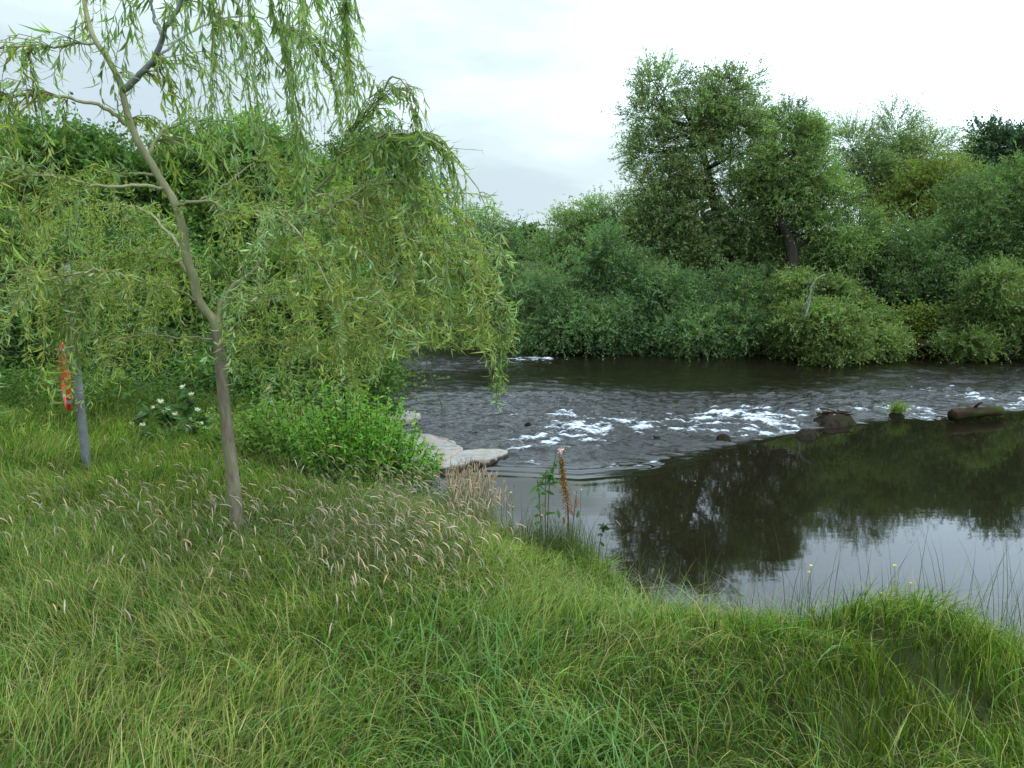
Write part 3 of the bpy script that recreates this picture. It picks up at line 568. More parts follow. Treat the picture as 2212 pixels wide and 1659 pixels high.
leaf_mb.build('crown', [M_leaf, M_twig], wil)
print('willow leaves', leaf_mb.n)

# ------------------------------------------------------------------ steel post and the red lifebuoy on it
pb = P(185, 985, 5.2); pz = float(height(np.array([pb[0]]), np.array([5.2]))[0]); ptop = P(137, 568, 5.2)
post = thing('steel_post', (pb[0], 5.2, pz), 'weathered grey steel post in the grass at left, half hidden by willow fronds', 'post')
mb = MB(); tube(mb, spline([np.array((pb[0], 5.2, pz - .1)), np.array((pb[0], 5.2, ptop[2]))], 8), .029, .029, 16); mb.build('pole', M_steel, post, True)
mb = MB(); tube(mb, [np.array((pb[0], 5.2, ptop[2] + z)) for z in (0.001, .012, .03, .034)], .037, .03, 16); mb.build('post_cap', M_dark, post, True)
lc = P(150, 810, 5.2); lc[0] = pb[0] - .062; lc[1] = 5.16
buoy = thing('lifebuoy', lc, 'red lifebuoy seen edge-on, hanging on the grey steel post', 'lifebuoy')
def torus(mb, c, R1, r, ang, a0=0, a1=2 * math.pi, nu=36, nv=12):
    ux = np.array((math.cos(ang), math.sin(ang), 0)); uz = np.array((0, 0, 1.)); un = np.cross(ux, uz)
    u = np.linspace(a0, a1, nu); v = np.linspace(0, 2 * math.pi, nv, endpoint=False); U, V = np.meshgrid(u, v, indexing='ij')
    rr = R1 + r * np.cos(V); pts = c + (rr * np.cos(U))[..., None] * ux + (rr * np.sin(U))[..., None] * uz + (r * .75 * np.sin(V))[..., None] * un
    i, j = np.meshgrid(np.arange(nu - 1), np.arange(nv), indexing='ij'); j2 = (j + 1) % nv
    mb.add(pts, np.stack((i * nv + j, (i + 1) * nv + j, (i + 1) * nv + j2, i * nv + j2), -1).reshape(-1, 4))
mb = MB(); torus(mb, lc, .22, .024, math.radians(124)); mb.build('ring', M_red, buoy, True)
for q in range(4):
    mb = MB(); torus(mb, lc, .22, .0252, math.radians(124), q * math.pi / 2 + .6, q * math.pi / 2 + .75, 6); mb.build('band', M_white, buoy, True)

# ------------------------------------------------------------------ rocks, log, driftwood
def rock(name, label, outline, ztop, mt, zb=-.12, thick=.5, tilt=(0, 0), cracks=(), group=None, rough=.012, zref=None, cat='rock'):
    zr = ztop if zref is None else zref
    pts = np.array([at(x, y, zr)[:2] for x, y in outline]); c = pts.mean(0)
    if mt is M_wet and 'broad' not in label: pts = c + (pts - c) * .82
    th = np.arctan2(pts[:, 1] - c[1], pts[:, 0] - c[0]); rad = np.hypot(pts[:, 0] - c[0], pts[:, 1] - c[1]); o = np.argsort(th); th, rad = th[o], rad[o]
    nu = 150; u = np.linspace(-np.pi, np.pi, nu, endpoint=False); ru = np.interp(u, th, rad, period=2 * np.pi); ru *= 1 + .02 * np.sin(u * 11 + 1) + .015 * R.normal(size=nu)
    prof = [(0.0, 1), (.3, 1), (.6, 1), (.82, 1), (.93, .995), (.975, .95), (.995, .84), (1.0, .7), (.995, .45), (.985, .2), (1.0, 0)]
    if not cracks and mt is M_wet: prof = [(0, 1), (.2, .99), (.38, .95), (.55, .86), (.7, .73), (.82, .6), (.92, .45), (1.0, .3), (1.06, .12), (1.12, 0)]
    V = []
    for s, h in prof:
        x = c[0] + ru * s * np.cos(u); y = c[1] + ru * s * np.sin(u)
        z = zb + (ztop - zb) * h + (tilt[0] * (x - c[0]) + tilt[1] * (y - c[1])) * (h > .1) + rough * 2 * (fbm(x * 7 + 3, y * 7, 91) - .5) * (h > .1)
        for a, b, dpt in cracks:
            a_, b_ = at(*a, zr)[:2], at(*b, zr)[:2]; e = b_ - a_; t = np.clip(((x - a_[0]) * e[0] + (y - a_[1]) * e[1]) / (e @ e), 0, 1)
            z = z - dpt * np.exp(-(np.hypot(x - a_[0] - t * e[0], y - a_[1] - t * e[1]) / .02) ** 2)
        V.append(np.stack((x, y, z), -1))
    # denser rings inside so the grooves show
    V = np.array(V); m = len(V)
    s0 = spline(V[:5].reshape(5, -1), 40).reshape(40, nu, 3) if cracks else V[:5]
    if cracks:
        x, y = s0[..., 0], s0[..., 1]; z = ztop + tilt[0] * (x - c[0]) + tilt[1] * (y - c[1]) + rough * 2 * (fbm(x * 7 + 3, y * 7, 91) - .5)
        for a, b, dpt in cracks:
            a_, b_ = at(*a, zr)[:2], at(*b, zr)[:2]; e = b_ - a_; t = np.clip(((x - a_[0]) * e[0] + (y - a_[1]) * e[1]) / (e @ e), 0, 1)
            wob = .02 * np.sin(t * 9 + 2 * a[0])
            z = z - dpt * np.exp(-((np.hypot(x - a_[0] - t * e[0], y - a_[1] - t * e[1] + wob)) / .017) ** 2)
        s0[..., 2] = z
    V = np.concatenate((s0, V[5:])); m = len(V)
    i, j = np.meshgrid(np.arange(m - 1), np.arange(nu), indexing='ij'); j2 = (j + 1) % nu
    cc = np.ones((m, nu, 3)); cc[V[..., 2] < .045] = (.18, .16, .13)              # wet, dark foot
    mb = MB(); mb.add(V, np.stack((i * nu + j, (i + 1) * nu + j, (i + 1) * nu + j2, i * nu + j2), -1).reshape(-1, 4), cc.reshape(-1, 3))
    ob = mb.build(name, mt, None, True)
    me = ob.data; me.vertices.foreach_get('co', (buf := np.zeros(len(me.vertices) * 3, np.float32)))
    buf = buf.reshape(-1, 3) - np.array((c[0], c[1], 0), np.float32); me.vertices.foreach_set('co', buf.ravel()); me.update(); ob.location = (c[0], c[1], 0)
    return tag(ob, label, cat, group)
GR = 'rocks in and beside the rapids'
rock('rock_slab', 'large pale cracked slab of rock at the near shore', [(845, 962), (868, 940), (905, 938), (950, 945), (985, 957), (1000, 966), (985, 975), (950, 990), (915, 994), (870, 992)], .11, M_rock, cracks=[((850, 968), (995, 962), .035), ((895, 940), (880, 975), .03), ((870, 978), (990, 966), .03), ((940, 945), (990, 960), .02)], group=GR, tilt=(-.02, .03))
rock('rock_slab', 'lower pinkish slab running into the water beside the cracked slab', [(950, 998), (975, 980), (1020, 970), (1065, 968), (1098, 972), (1075, 984), (1020, 992), (985, 1004), (955, 1008)], .07, M_rock, cracks=[((975, 988), (1080, 976), .02)], group=GR)
rock('rock_slab', 'small pale slab under the green plants, below the cracked slab', [(850, 1004), (880, 996), (915, 1000), (905, 1010), (860, 1014)], .09, M_rock, group=GR)
rock('rock', 'pale flat ledge with dark foot, upstream at the near shore', [(822, 896), (845, 888), (880, 886), (905, 890), (898, 900), (860, 905), (835, 906)], .14, M_rock, group=GR, rough=.03)
rock('rock', 'dark rock at the near shore beside the shrub, farthest upstream', [(826, 868), (840, 862), (856, 866), (858, 876), (840, 884), (826, 880)], .16, M_wet, group=GR, rough=.03)
rock('rock', 'small dark wet rock breaking the middle of the rapids', [(1290, 921), (1298, 914), (1315, 912), (1325, 917), (1320, 923), (1300, 925)], .09, M_wet, group=GR, rough=.02)
rock('rock', 'tiny dark wet rock left of the middle of the rapids', [(1128, 915), (1136, 909), (1148, 909), (1152, 914), (1142, 919)], .11, M_wet, group=GR, rough=.02)
rock('rock', 'dark wet rock where the calm pool begins, left of white water', [(1402, 948), (1410, 936), (1428, 936), (1436, 943), (1420, 952)], .07, M_wet, group=GR, rough=.02)
rock('rock', 'low dark rock under the brightest white water', [(1535, 937), (1555, 931), (1580, 932), (1588, 938), (1560, 943)], .10, M_wet, group=GR, rough=.02)
rock('rock', 'dark rock at the right end of the brightest white water', [(1728, 940), (1735, 922), (1750, 915), (1768, 920), (1765, 932), (1745, 942)], .08, M_wet, group=GR, rough=.03)
rock('rock', 'brown broad rock carrying twigs, right of the white water', [(1760, 898), (1775, 884), (1810, 877), (1840, 880), (1848, 890), (1830, 902), (1790, 906)], .13, M_wet, group=GR, rough=.05)
rock('rock', 'small pale stone lying on the brown broad rock', [(1796, 893), (1799, 888), (1805, 888), (1806, 893), (1801, 896)], .125, M_rock, zb=.10, group=GR, rough=.01)
rock('rock', 'dark rock under the grass tuft in the river', [(1912, 895), (1920, 885), (1950, 884), (1962, 890), (1950, 897)], .07, M_wet, group=GR, rough=.02)
def stickpile():
    c = at(1803, 892, .125)
    mb = MB()
    for k in range(14):
        a = random.uniform(-.5, .5); l = random.uniform(.1, .28); q = c + np.array((random.uniform(-.2, .2), random.uniform(-.08, .08), random.uniform(-.02, .05)))
        e = np.array((math.cos(a), math.sin(a) * .6, random.uniform(-.2, .2))) * l / 2; tube(mb, spline([q - e, q + R.normal(size=3) * .01, q + e], 5), .011, .005, 5)
    o = mb.build('stick_pile', M_log, None, True); tag(o, 'tangle of brown sticks caught on the broad rock', 'sticks', kind='stuff')
stickpile()
la, lb_ = at(2056, 897, .09), at(2162, 888, .10)
log = thing('log', (la + lb_) / 2, 'dark mossy log lying in the river at right', 'log')
mb = MB(); lp = spline([la, la * .6 + lb_ * .4 + np.array((0, 0, .015)), lb_], 14); tube(mb, lp, .078, .066, 14, wob=.07); mb.build('trunk', M_log, log, True)
mb = MB(); s_ = lp[7]; tube(mb, spline([s_ + np.array((0, 0, .06)), s_ + np.array((.04, -.02, .12)), s_ + np.array((.09, -.02, .14))], 5), .022, .012, 6); mb.build('branch_stub', M_log, log, True)
da, db = at(1962, 768, .16) + np.array((0, .25, .12)), at(2050, 768, .16) + np.array((0, .3, .15))
dw = thing('fallen_trunk', (da + db) / 2, 'brown fallen trunk with roots at the foot of the far bank', 'driftwood')
mb = MB(); tube(mb, spline([da, (da + db) / 2 + np.array((0, 0, .06)), db], 10), .10, .13, 10, wob=.09); mb.build('trunk', M_log, dw, True)
for k in range(5):
    q = da * (1 - k / 5) + db * k / 5; mb = MB(); tube(mb, spline([q + np.array((.05, -.08, 0)), q + np.array((.12 + .05 * random.random(), -.25, -.12)), q + np.array((.05, -.3, -.32))], 6), .025, .012, 6); mb.build('root', M_log, dw, True)

# ------------------------------------------------------------------ grass
def in_view(x, y, z, mrg=330):
    a, b = proj(np.stack((x, y, z), -1)); return (a > -mrg) & (a < 2212 + mrg) & (b < 1659 + 500)
def scatter(n, x0, x1, y0, y1, dens):
    x = R.uniform(x0, x1, n); y = R.uniform(y0, y1, n); k = R.random(n) < dens(x, y); x, y = x[k], y[k]
    d = sdist(x, y, river); k = d > -.02; x, y, d = x[k], y[k], d[k]; z = height(x, y)
    k = in_view(x, y, z); return x[k], y[k], z[k], d[k]
def blades(mb, x, y, z, h, az, bend, wd, col, seg=4, tipcol=None, mi=0, kink=0.0, taper=1.0):
    n = len(x); b = np.stack((x, y, z - .01), -1); l = np.stack((np.cos(az), np.sin(az), np.zeros(n)), -1)
    sa = az + np.pi / 2 + R.normal(size=n) * .5; s = np.stack((np.cos(sa), np.sin(sa), np.zeros(n)), -1)
    V = []; Cc = []
    for k in range(seg + 1):
        t = k / seg; th = bend * t                                      # bends further along its length
        ang = bend * t * .5
        p = b + (h * t * np.cos(ang))[:, None] * np.array([0, 0, 1.]) + (h * t * np.sin(ang))[:, None] * l
        if kink: p = p + R.normal(size=(n, 3)) * kink * t
        wv = (wd * (1 - t ** 2 * taper * .97))[:, None] * s * .5
        V += [p - wv, p + wv]
        cc = col if tipcol is None else col * (1 - t ** 2) + tipcol * t ** 2
        Cc += [cc, cc]
    m = 2 * (seg + 1); V = np.stack(V, 1).reshape(-1, 3); Cc = np.stack(Cc, 1).reshape(-1, 3)
    o = np.arange(n)[:, None] * m
    f = np.concatenate([o + np.array([[2 * k, 2 * k + 1, 2 * k + 3, 2 * k + 2]]) for k in range(seg)])
    mb.add(V, f, Cc, mi)
GREEN = np.array((.080, .165, .020)); BLUE = np.array((.095, .180, .040)); OLIVE = np.array((.068, .095, .010)); YEL = np.array((.24, .235, .06)); STRAW = np.array((.34, .27, .13)); LIME = np.array((.185, .245, .045))
def region(px, py, cx, cy, rx, ry): return np.exp(-(((px - cx) / rx) ** 2 + ((py - cy) / ry) ** 2))
def palette(x, y, z):
    px, py = proj(np.stack((x, y, z + .2), -1)); n = len(x)
    a = fbm(x * 1.1, y * 1.6, 101); b = fbm(x * 3.1, y * 4.0, 111); c3 = fbm(x * 7, y * 9, 121)
    wt = np.stack((.9 + .7 * a, .12 + .6 * sm(.5, .75, b) + .8 * region(px, py, 1200, 1560, 450, 150),
                   .12 + 4.5 * region(px, py, 2000, 1420, 330, 150) + .5 * region(px, py, 1700, 1520, 250, 120),
                   .40 + 1.1 * sm(.5, .7, c3) + .9 * region(px, py, 500, 1520, 420, 190) + .8 * region(px, py, 120, 1010, 260, 40),
                   .09 + .22 * region(px, py, 450, 1500, 400, 250) + .2 * region(px, py, 100, 1030, 300, 40) + .5 * region(px, py, 1030, 1050, 60, 50),
                   .32 + 2.4 * region(px, py, 1120, 1150, 290, 120) + .7 * region(px, py, 900, 1250, 300, 120)), 1)
    wt = wt / wt.sum(1, keepdims=True); r = R.random((n, 1)); k = (np.cumsum(wt, 1) < r).sum(1).clip(0, 5)
    col = np.stack((GREEN, BLUE, OLIVE, YEL, STRAW, LIME))[k]
    col = col * (1 + .32 * R.normal(size=(n, 1))) * (.72 + .56 * fbm(x * 2.2, y * 3, 131)[:, None]); return np.clip(col, .01, .5), px, py
gm = MB()
dens = lambda x, y: np.clip(1.15 - .14 * (y - 1.6), .26, 1)
x, y, z, d = scatter(560000, -8, 5, 1.0, 9.2, dens)
col, px, py = palette(x, y, z); n = len(x)
tuft = fbm(x * 4.5, y * 5.5, 141); hgt = (.055 + .15 * R.random(n)) * (.5 + .9 * tuft)
hgt *= 1 + .35 * region(px, py, 700, 1100, 420, 70) + .4 * region(px, py, 1960, 1370, 320, 80) - .40 * region(px, py, 1150, 1120, 150, 60)
fd = np.min([np.hypot(x - (a[0] * (1 - t) + b[0] * t), y - (a[1] * (1 - t) + b[1] * t)) for a, b in zip(furrow[:-1], furrow[1:]) for t in (0, .25, .5, .75)], 0)
hgt *= 1 - .55 * np.exp(-(fd / .08) ** 2)
flow = 2 * np.pi * fbm(x * .9, y * .9, 151) * 1.6 - .8; az = flow + R.normal(size=n) * .85
bend = .6 + 2.0 * R.random(n) ** 1.2; bend = np.where(region(px, py, 2000, 1420, 300, 130) > .4, bend * .6, bend)
wd = (.0022 + .0022 * R.random(n) + .003 * (R.random(n) < .12)) * (1 + .13 * np.maximum(y - 2.5, 0))
tip = np.where(R.random((n, 1)) < .22, col * .4 + YEL * .7, col * 1.12)
blades(gm, x, y, z, hgt, az, bend, wd, col, 4, tip)
# broad blue-green leaves in tufts close to the camera
x, y, z, d = scatter(34000, -3.5, 4, 1.1, 4.2, lambda x, y: .22 + .9 * sm(.5, .68, fbm(x * 2.6, y * 3.2, 161)))
px, py = proj(np.stack((x, y, z + .2), -1)); k = R.random(len(x)) < (.08 + .75 * region(px, py, 1250, 1580, 560, 170) + .45 * region(px, py, 1150, 1330, 300, 90)); x, y, z = x[k], y[k], z[k]; n = len(x)
blades(gm, x, y, z, .13 + .15 * R.random(n), 2 * np.pi * vn2(x * 3, y * 3, 171) + R.normal(size=n) * .8, 1.3 + 1.7 * R.random(n), .0045 + .0045 * R.random(n), vary(np.array((.085, .165, .032)), n, .2, .08), 5, vary(np.array((.15, .245, .075)), n, .15, .06))
# bent and lodged pale stems
x, y, z, d = scatter(60000, -6, 3, 1.1, 6.5, lambda x, y: .25 + .75 * sm(.45, .65, fbm(x * 1.7, y * 2.2, 181)))
px, py = proj(np.stack((x, y, z + .2), -1)); k = R.random(len(x)) < (.22 + .6 * region(px, py, 450, 1500, 480, 240) + .4 * region(px, py, 1150, 1350, 600, 180)); x, y, z = x[k], y[k], z[k]; n = len(x)
blades(gm, x, y, z, .13 + .22 * R.random(n) ** 1.5, R.random(n) * 6.28, 1.3 + 1.5 * R.random(n), .0016 + .0014 * R.random(n), vary(np.array((.24, .25, .085)), n, .2, .08), 6, vary(np.array((.33, .27, .14)), n, .2, .06), kink=.008)
# upright thin stems along the water edge, dark against the pool
x, y, z, d = scatter(160000, -1.2, 3.5, 1.8, 7.5, lambda x, y: 1 + 0 * x)
px, py = proj(np.stack((x, y, z + .3), -1)); k = (d < .38) & (R.random(len(x)) < .10 + .8 * region(px, py, 1210, 1095, 60, 40)); x, y, z = x[k], y[k], z[k]; n = len(x); px = px[k]
tall = np.where((px > 1350) & (px < 1640), 1.0, np.where(px > 1700, 1.15, .7))
blades(gm, x, y, z, (.2 + .36 * R.random(n) ** 2.0) * tall, R.random(n) * 6.28, .2 + .8 * R.random(n), .0022 + .0016 * R.random(n), vary(np.array((.06, .085, .03)), n, .2, .08), 4, vary(np.array((.075, .085, .04)), n, .2, .06))
tag(gm.build('meadow_grass', M_grass), 'long green meadow grass covering the near bank', 'grass', kind='stuff')
# arching seed heads
sg = MB()
x, y, z, d = scatter(60000, -6.5, 1.2, 2.4, 7.6, lambda x, y: 1 + 0 * x)
px, py = proj(np.stack((x, y, z + .35), -1))
pr = 1.5 * region(px, py, 760, 1080, 150, 75) + .5 * region(px, py, 350, 1030, 420, 60) + .10 * region(px, py, 200, 1180, 350, 110) + .004 + 2.2 * region(px, py, 1030, 1025, 60, 30)
pr = pr * np.where(py > 1215, .03, 1) * np.where(py > 1150, .6, 1); k = R.random(len(x)) < pr * .42; x, y, z = x[k], y[k], z[k]; px = px[k]; n = len(x)
h = .30 + .2 * R.random(n); az = R.normal(size=n) * 1.0 + .2; upr = np.abs(px - 1035) < 70; h = np.where(upr, h * .75, h)
bend = np.where(upr, .3 * R.random(n), 1.5 + 1.5 * R.random(n)); sc = vary(np.array((.15, .16, .07)), n, .15, .06); hc = vary(np.array((.40, .30, .20)), n, .22, .06)
blades(sg, x, y, z, h * .98, az, bend, np.full(n, .002), sc, 5, sc, taper=.2)
def head(t):
    a = bend * t * .5; return np.stack((x + h * t * np.sin(a) * np.cos(az), y + h * t * np.sin(a) * np.sin(az), z + h * t * np.cos(a)), -1)
p0 = head(.97); ang = np.arctan2(np.linalg.norm((head(.98) - head(.94))[:, :2], axis=1), (head(.98) - head(.94))[:, 2]); hl = .045 + .03 * R.random(n); cur = np.where(upr, .2, .6 + 1.2 * R.random(n))
rr = (.0008, .0025, .0031, .0028, .0022, .0007); V = []; c = p0
hz = np.stack((np.cos(az), np.sin(az), 0 * az), -1); s1 = np.stack((-np.sin(az), np.cos(az), 0 * az), -1)
for k_, r_ in enumerate(rr):
    a_ = ang + cur * k_ / 5; dv = np.sin(a_)[:, None] * hz + np.cos(a_)[:, None] * np.array([[0, 0, 1.]]); nv = np.cross(dv, s1)
    c = c + dv * (hl / 5)[:, None] + R.normal(size=(n, 3)) * .0012
    V += [c + r_ * s1, c + r_ * nv, c - r_ * s1, c - r_ * nv]
V = np.stack(V, 1); o = np.arange(n)[:, None] * 24
F = np.concatenate([o + np.array([[4 * k + q, 4 * k + (q + 1) % 4, 4 * k + 4 + (q + 1) % 4, 4 * k + 4 + q]]) for k in range(5) for q in range(4)])
sg.add(V.reshape(-1, 3), F, np.repeat(hc, 24, 0))
tag(sg.build('seeding_grass', M_dry), 'straw-pink seeding grass heads arching beside the willow', 'grass', kind='stuff')

# ------------------------------------------------------------------ undergrowth: nettles and ivy on the banks
ug = MB()
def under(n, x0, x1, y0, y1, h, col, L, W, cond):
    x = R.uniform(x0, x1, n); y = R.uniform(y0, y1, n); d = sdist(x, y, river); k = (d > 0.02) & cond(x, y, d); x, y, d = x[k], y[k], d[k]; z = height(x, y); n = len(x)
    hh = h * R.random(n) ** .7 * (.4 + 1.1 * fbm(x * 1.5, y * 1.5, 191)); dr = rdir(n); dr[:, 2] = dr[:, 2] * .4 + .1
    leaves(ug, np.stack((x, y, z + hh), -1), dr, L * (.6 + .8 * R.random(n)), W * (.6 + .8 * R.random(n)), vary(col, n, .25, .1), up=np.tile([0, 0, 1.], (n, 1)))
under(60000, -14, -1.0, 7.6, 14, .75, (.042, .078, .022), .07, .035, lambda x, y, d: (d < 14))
under(70000, -6, 14, 15, 19, .8, (.016, .028, .011), .08, .04, lambda x, y, d: d > .7)  # far-bank leaves coloured darker to stand in for shadow under the shrubs
under(16000, -7, -1.2, 6.6, 7.8, .45, (.06, .115, .02), .05, .02, lambda x, y, d: R.random(len(x)) < .8)
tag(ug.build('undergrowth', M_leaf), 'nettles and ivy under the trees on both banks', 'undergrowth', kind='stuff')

# ------------------------------------------------------------------ plants one can tell apart
def herb(name, label, cat, c, nst, rad, h, leafL, leafW, col, group=None, n_per=26, lean=.25, stem_col=(.07, .09, .03)):
    z = float(height(np.array([c[0]]), np.array([c[1]]))[0]); root = thing(name, (c[0], c[1], z), label, cat, group)
    sm_, lf = MB(), MB()
    for k in range(nst):
        a = random.uniform(0, 6.28); r = rad * math.sqrt(random.random()); b = np.array((c[0] + r * math.cos(a), c[1] + r * .7 * math.sin(a), z - .02)); b[2] = float(height(b[0:1], b[1:2])[0]) - .02
        hh = h * random.uniform(.65, 1.05) * (1 - .45 * (r / rad) ** 2); e = b + np.array((math.cos(a) * lean * r / rad + random.uniform(-.06, .06), math.sin(a) * lean * r / rad + random.uniform(-.06, .06), hh))
        p = spline([b, (b + e) / 2 + R.normal(size=3) * .015, e], 7); tube(sm_, p, .004, .002, 4, col=stem_col)
        n = n_per; t = R.random(n) ** .6 * 6 * .999; i = t.astype(int); f = (t - i)[:, None]; pos = p[i] * (1 - f) + p[i + 1] * f
        d = rdir(n); d[:, 2] = d[:, 2] * .45 - .05; d = nrm(d)
        leaves(lf, pos, d, leafL * (.6 + .7 * R.random(n)) * (1.15 - .5 * t / 6), leafW * (.7 + .6 * R.random(n)), vary(col, n, .2, .08), up=np.tile([0, 0, 1.], (n, 1)), curl=.5)
    sm_.build('stem', M_grass, root); lf.build('foliage', M_leaf, root); return root
GB = 'leafy plants on the near bank beside the slabs'
def gp(px, Yd): return (float((px - CX) / FPX * Yd / .97), Yd)
herb('leafy_plant', 'tall bright green leafy plants crowding the bank left of the pale slabs', 'plant', gp(775, 5.35), 120, .27, .98, .06, .015, (.17, .31, .045), GB, 60)
herb('leafy_plant', 'bright green plants overhanging the large cracked slab', 'plant', gp(838, 5.6), 70, .17, .74, .06, .015, (.17, .31, .045), GB, 60)
herb('leafy_plant', 'yellowish leafy plants nearest the willow trunk, below the dark hollow', 'plant', gp(655, 5.6), 60, .30, .58, .06, .015, (.16, .25, .04), GB, 46)
herb('leafy_plant', 'low dark green plants at the foot of the bank in front of slabs', 'plant', gp(890, 5.3), 40, .17, .26, .075, .022, (.05, .125, .04), GB, 26, .35)
herb('leafy_plant', 'green leafy plants right behind the willow trunk', 'plant', gp(570, 5.9), 46, .32, .45, .06, .016, (.14, .24, .04), GB, 40)
GM = 'cream-flowered plants by the shrubs'
heads = [('meadowsweet', 'cream-flowered plant nearest the steel post, farthest left of its kind', 310, 905, [(308, 893), (285, 915), (330, 880)], 6.3), ('meadowsweet', 'tallest cream-flowered plant with three heads high over the others', 400, 930, [(393, 836), (413, 852), (345, 866)], 6.4),
         ('meadowsweet', 'cream-flowered plant with four small heads close together', 365, 920, [(348, 868), (355, 890), (362, 884), (378, 895)], 6.2), ('meadowsweet', 'cream-flowered plant nearest the willow trunk on its left', 430, 930, [(427, 885), (414, 906), (414, 912), (450, 928)], 6.1),
         ('meadowsweet', 'low cream-flowered plant in front of the other cream ones', 305, 940, [(308, 918), (435, 915)], 6.0), ('meadowsweet', 'cream-flowered plant right of the willow trunk', 553, 930, [(560, 886), (553, 912), (568, 910), (548, 918)], 6.2)]
for nm, lb, bx, by, hs, Yd in heads:
    c = gp(bx, Yd); z = float(height(np.array([c[0]]), np.array([c[1]]))[0]); root = thing(nm, (c[0], c[1], z), lb, 'flower', GM)
    st_, lf = MB(), MB(); b = np.array((c[0], c[1], z))
    for hx, hy in hs:
        e = P(hx, hy, Yd); p = spline([b, (b + e) / 2 + R.normal(size=3) * .02, e], 8); tube(st_, p, .004, .002, 4, col=(.09, .10, .035))
        n = 40; t = R.random(n) * .85 * 7; i = t.astype(int); f = (t - i)[:, None]; d = rdir(n); d[:, 2] *= .4
        leaves(lf, p[i] * (1 - f) + p[i + 1] * f, d, .07 + .05 * R.random(n), .03 + .012 * R.random(n), vary((.055, .11, .03), n, .2), up=np.tile([0, 0, 1.], (n, 1)))
        fl = MB(); n = 90; o = R.normal(size=(n, 3)) * np.array((.009, .009, .006)); o[:, 2] += .4 * np.abs(o[:, 0])
        leaves(fl, e + o, rdir(n), .008, .0075, vary((.68, .66, .50), n, .08, .02)); fl.build('flower_head', M_petal, root)
    st_.build('stem', M_grass, root); lf.build('foliage', M_leaf, root)
# dock with rusty seed spike
c = at(1232, 1120, .6); z = float(height(c[0:1], c[1:2])[0]); root = thing('dock_plant', (c[0], c[1], z), 'rust-brown dock with tall seed spike and red leaves at the water edge', 'plant'); Yd = float(c[1])
b = np.array((c[0], c[1], z)); e = P(1212, 988, Yd); sp_ = spline([b, P(1226, 1090, Yd), P(1217, 1040, Yd), e], 12)
mb = MB(); tube(mb, sp_, .005, .002, 5, col=(.14, .07, .035)); e2 = P(1246, 1060, Yd); tube(mb, spline([b, P(1240, 1110, Yd), e2], 8), .004, .0015, 5, col=(.05, .03, .02)); mb.build('stem', M_dry, root)
mb = MB(); n = 1500; t = R.random(n) ** .85; i = (t * 7.99).astype(int) + 3; f = (t * 7.99 % 1)[:, None]; ctr = sp_[i] * (1 - f) + sp_[np.minimum(i + 1, 11)] * f
wv = .005 + .017 * np.abs(np.sin(t * 15)) * (1.1 - t); leaves(mb, ctr + R.normal(size=(n, 3)) * wv[:, None] * np.array([1, 1, .6]), rdir(n), .010, .008, vary((.21, .115, .04), n, .3, .2)); mb.build('seed_spike', M_dry, root)
for lx, ly, cl in ((1216, 1118, (.30, .09, .035)), (1238, 1100, (.24, .08, .03)), (1245, 1082, (.26, .11, .05)), (1225, 1130, (.07, .15, .04)), (1250, 1105, (.06, .14, .05)), (1205, 1105, (.08, .16, .05))):
    mb = MB(); q = P(lx, ly, Yd - .02); dd = nrm(q - b + np.array((random.uniform(-.05, .05), 0, .02))); leaves(mb, np.array([q - dd * .05]), np.array([dd + np.array((.2 * random.uniform(-1, 1), 0, 0))]), .06, .022, np.array([cl]), curl=1.2, up=np.array([[0, -1, .3]])); mb.build('leaf', M_leaf, root)
# balsam
c = at(1180, 1110, .55); z = float(height(c[0:1], c[1:2])[0]); Yd = float(c[1]); root = thing('balsam_plant', (c[0], c[1], z), 'tall thin green plant with one pale pink flower, left of the rust-brown dock', 'plant'); b = np.array((c[0], c[1], z))
sm_, lf = MB(), MB()
for tips in ([(1186, 1060), (1196, 1010), (1203, 968)], [(1178, 1060), (1180, 1010)], [(1165, 1080), (1160, 1035)]):
    p = spline([b] + [P(x, y, Yd) for x, y in tips], 12); sm_ = MB(); tube(sm_, p, .004, .002, 5, col=(.16, .09, .05)); sm_.build('stem', M_grass, root)
    n = 17; t = (.35 + .65 * R.random(n)) * 10.9; i = t.astype(int); f = (t - i)[:, None]; d = rdir(n); d[:, 2] = d[:, 2] * .3 - .15
    leaves(lf, p[i] * (1 - f) + p[i + 1] * f, d, .06 + .03 * R.random(n), .022, vary((.07, .15, .04), n, .2), up=np.tile([0, 0, 1.], (n, 1)), curl=.6)
lf.build('foliage', M_leaf, root)
mb = MB(); n = 26; leaves(mb, P(1212, 972, Yd) + R.normal(size=(n, 3)) * .010, rdir(n), .02, .016, vary((.72, .45, .52), n, .1)); mb.build('flower', M_petal, root)
# dark leaf sprig over the water
c = at(1300, 1175, .5); z = float(height(c[0:1], c[1:2])[0]); Yd = float(c[1]); root = thing('nettle_sprig', (c[0] - .03, c[1], max(z, .1)), 'small dark-leaved sprig overhanging the pool right of the dock', 'plant'); b = np.array((c[0] - .03, c[1], max(z, .1)))
sm_, lf = MB(), MB(); p = spline([b, P(1298, 1160, Yd), P(1306, 1135, Yd)], 6); tube(sm_, p, .003, .0015, 4, col=(.06, .05, .03)); n = 16; i = R.integers(2, 6, n); d = rdir(n); d[:, 2] *= .3
leaves(lf, p[i], d, .05, .02, vary((.03, .065, .025), n, .2), curl=.5); sm_.build('stem', M_grass, root); lf.build('foliage', M_leaf, root)
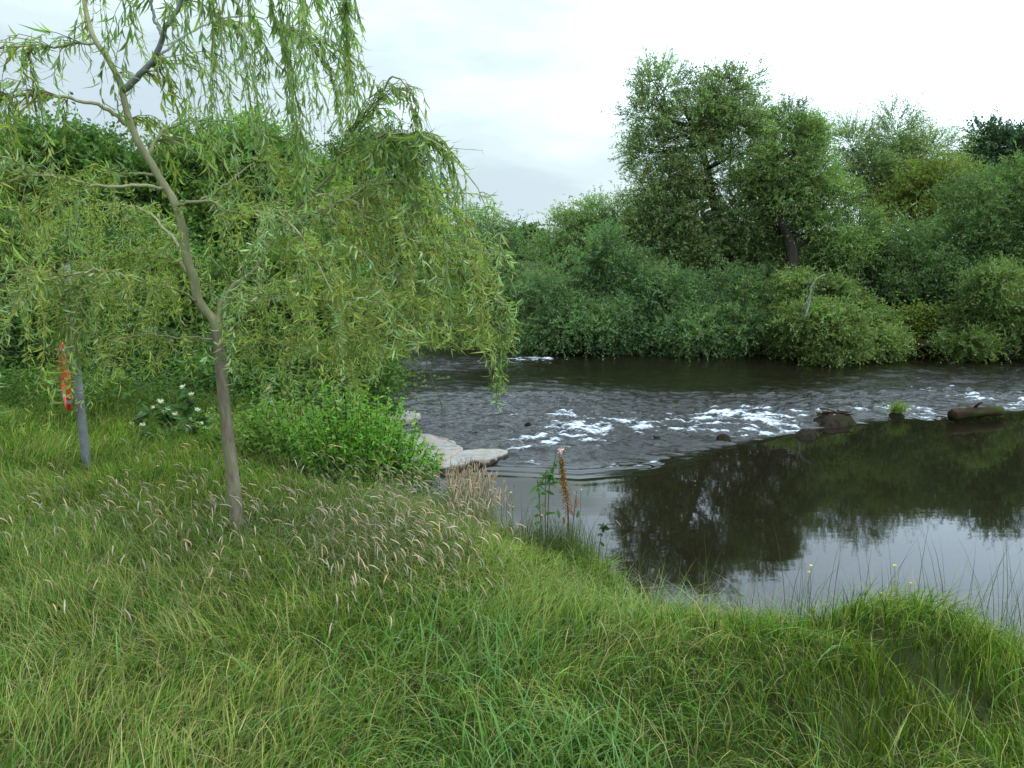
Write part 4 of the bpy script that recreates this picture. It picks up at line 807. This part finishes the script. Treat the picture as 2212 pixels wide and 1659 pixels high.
# grass tuft on the river rock
c = at(1940, 888, .1); n = 260; tg = MB(); x = c[0] + R.normal(size=n) * .06; y = c[1] + R.normal(size=n) * .04
blades(tg, x, y, np.full(n, .09), .1 + .12 * R.random(n), R.random(n) * 6.28, .6 + 1.4 * R.random(n), np.full(n, .006), vary((.15, .21, .04), n, .2), 3); tag(tg.build('grass_tuft', M_grass), 'single bright yellow-green grass tuft on a river rock', 'grass tuft')
# yellow plants on the far bank
cs = np.array([P(x, y, 15.5) for x, y in ((1955, 690), (1995, 685), (2035, 705), (1980, 718), (1950, 725), (2015, 730))]); gz = float(height(cs[0, 0:1] + .5, np.array([15.9]))[0])
root = thing('yellow_leaved_plant', (cs[3, 0], 15.9, gz), 'sunny yellow-green leafy plant between two bushes on the far bank', 'plant'); mb, sb = MB(), MB()
n = 4200; k = R.integers(0, 6, n); pos = cs[k] + R.normal(size=(n, 3)) * np.array((.26, .14, .16)); cl = np.where(R.random((n, 1)) < .5, vary((.19, .20, .03), n, .2), vary((.09, .15, .03), n, .2))
leaves(mb, pos, rdir(n) * np.array((1, 1, .5)), .07, .055, cl, up=np.tile([0, -.5, 1.], (n, 1)))
for q in cs: tube(sb, spline([np.array((q[0], 15.95, gz - .05)), q], 5), .008, .004, 4, col=(.07, .09, .03))
mb.build('foliage', M_leaf, root); sb.build('stem', M_grass, root)
# buttercups
GBU = 'yellow buttercups in the bank grass'
bc = [(1933, 1222, 'highest yellow buttercup standing against the pale pool at right', 1345), (1752, 1222, 'upper buttercup of the pair over the small grassy mound', 1320), (1748, 1236, 'lower buttercup of the pair over the small grassy mound', 1325), (1968, 1260, 'buttercup right of the highest one, above dark rushes', 1350), (1905, 1282, 'low buttercup half sunk in the grass at right edge of pool', 1345),
      (1083, 1063, 'left one of two buttercups below the straw-coloured grass', 1120), (1104, 1064, 'right one of two buttercups below the straw-coloured grass', 1122), (1108, 1095, 'buttercup nearest the pool below the straw-coloured grass', 1130), (1170, 1113, 'buttercup at the foot of the balsam plant', 1150), (1255, 1058, 'small yellow flower beside the dock spike', 1130)]
for hx, hy, lb, by in bc:
    g0 = at(hx, by, .62); Yd = float(g0[1]); z = float(height(g0[0:1], g0[1:2])[0]); b = np.array((g0[0], Yd, z)); e = P(hx, hy, Yd); root = thing('buttercup', b, lb, 'flower', GBU)
    mb = MB(); tube(mb, spline([b, (b + e) / 2 + R.normal(size=3) * .012, e], 6), .0016, .001, 4, col=(.08, .11, .03)); mb.build('stem', M_grass, root)
    mb = MB(); a = np.arange(5) * 2 * np.pi / 5; d = np.stack((np.cos(a), np.sin(a), np.full(5, .35)), -1); leaves(mb, np.tile(e, (5, 1)), d, .0085, .008, np.tile((.75, .55, .02), (5, 1)), up=np.tile([0, 0, 1.], (5, 1))); mb.build('flower', M_petal, root)
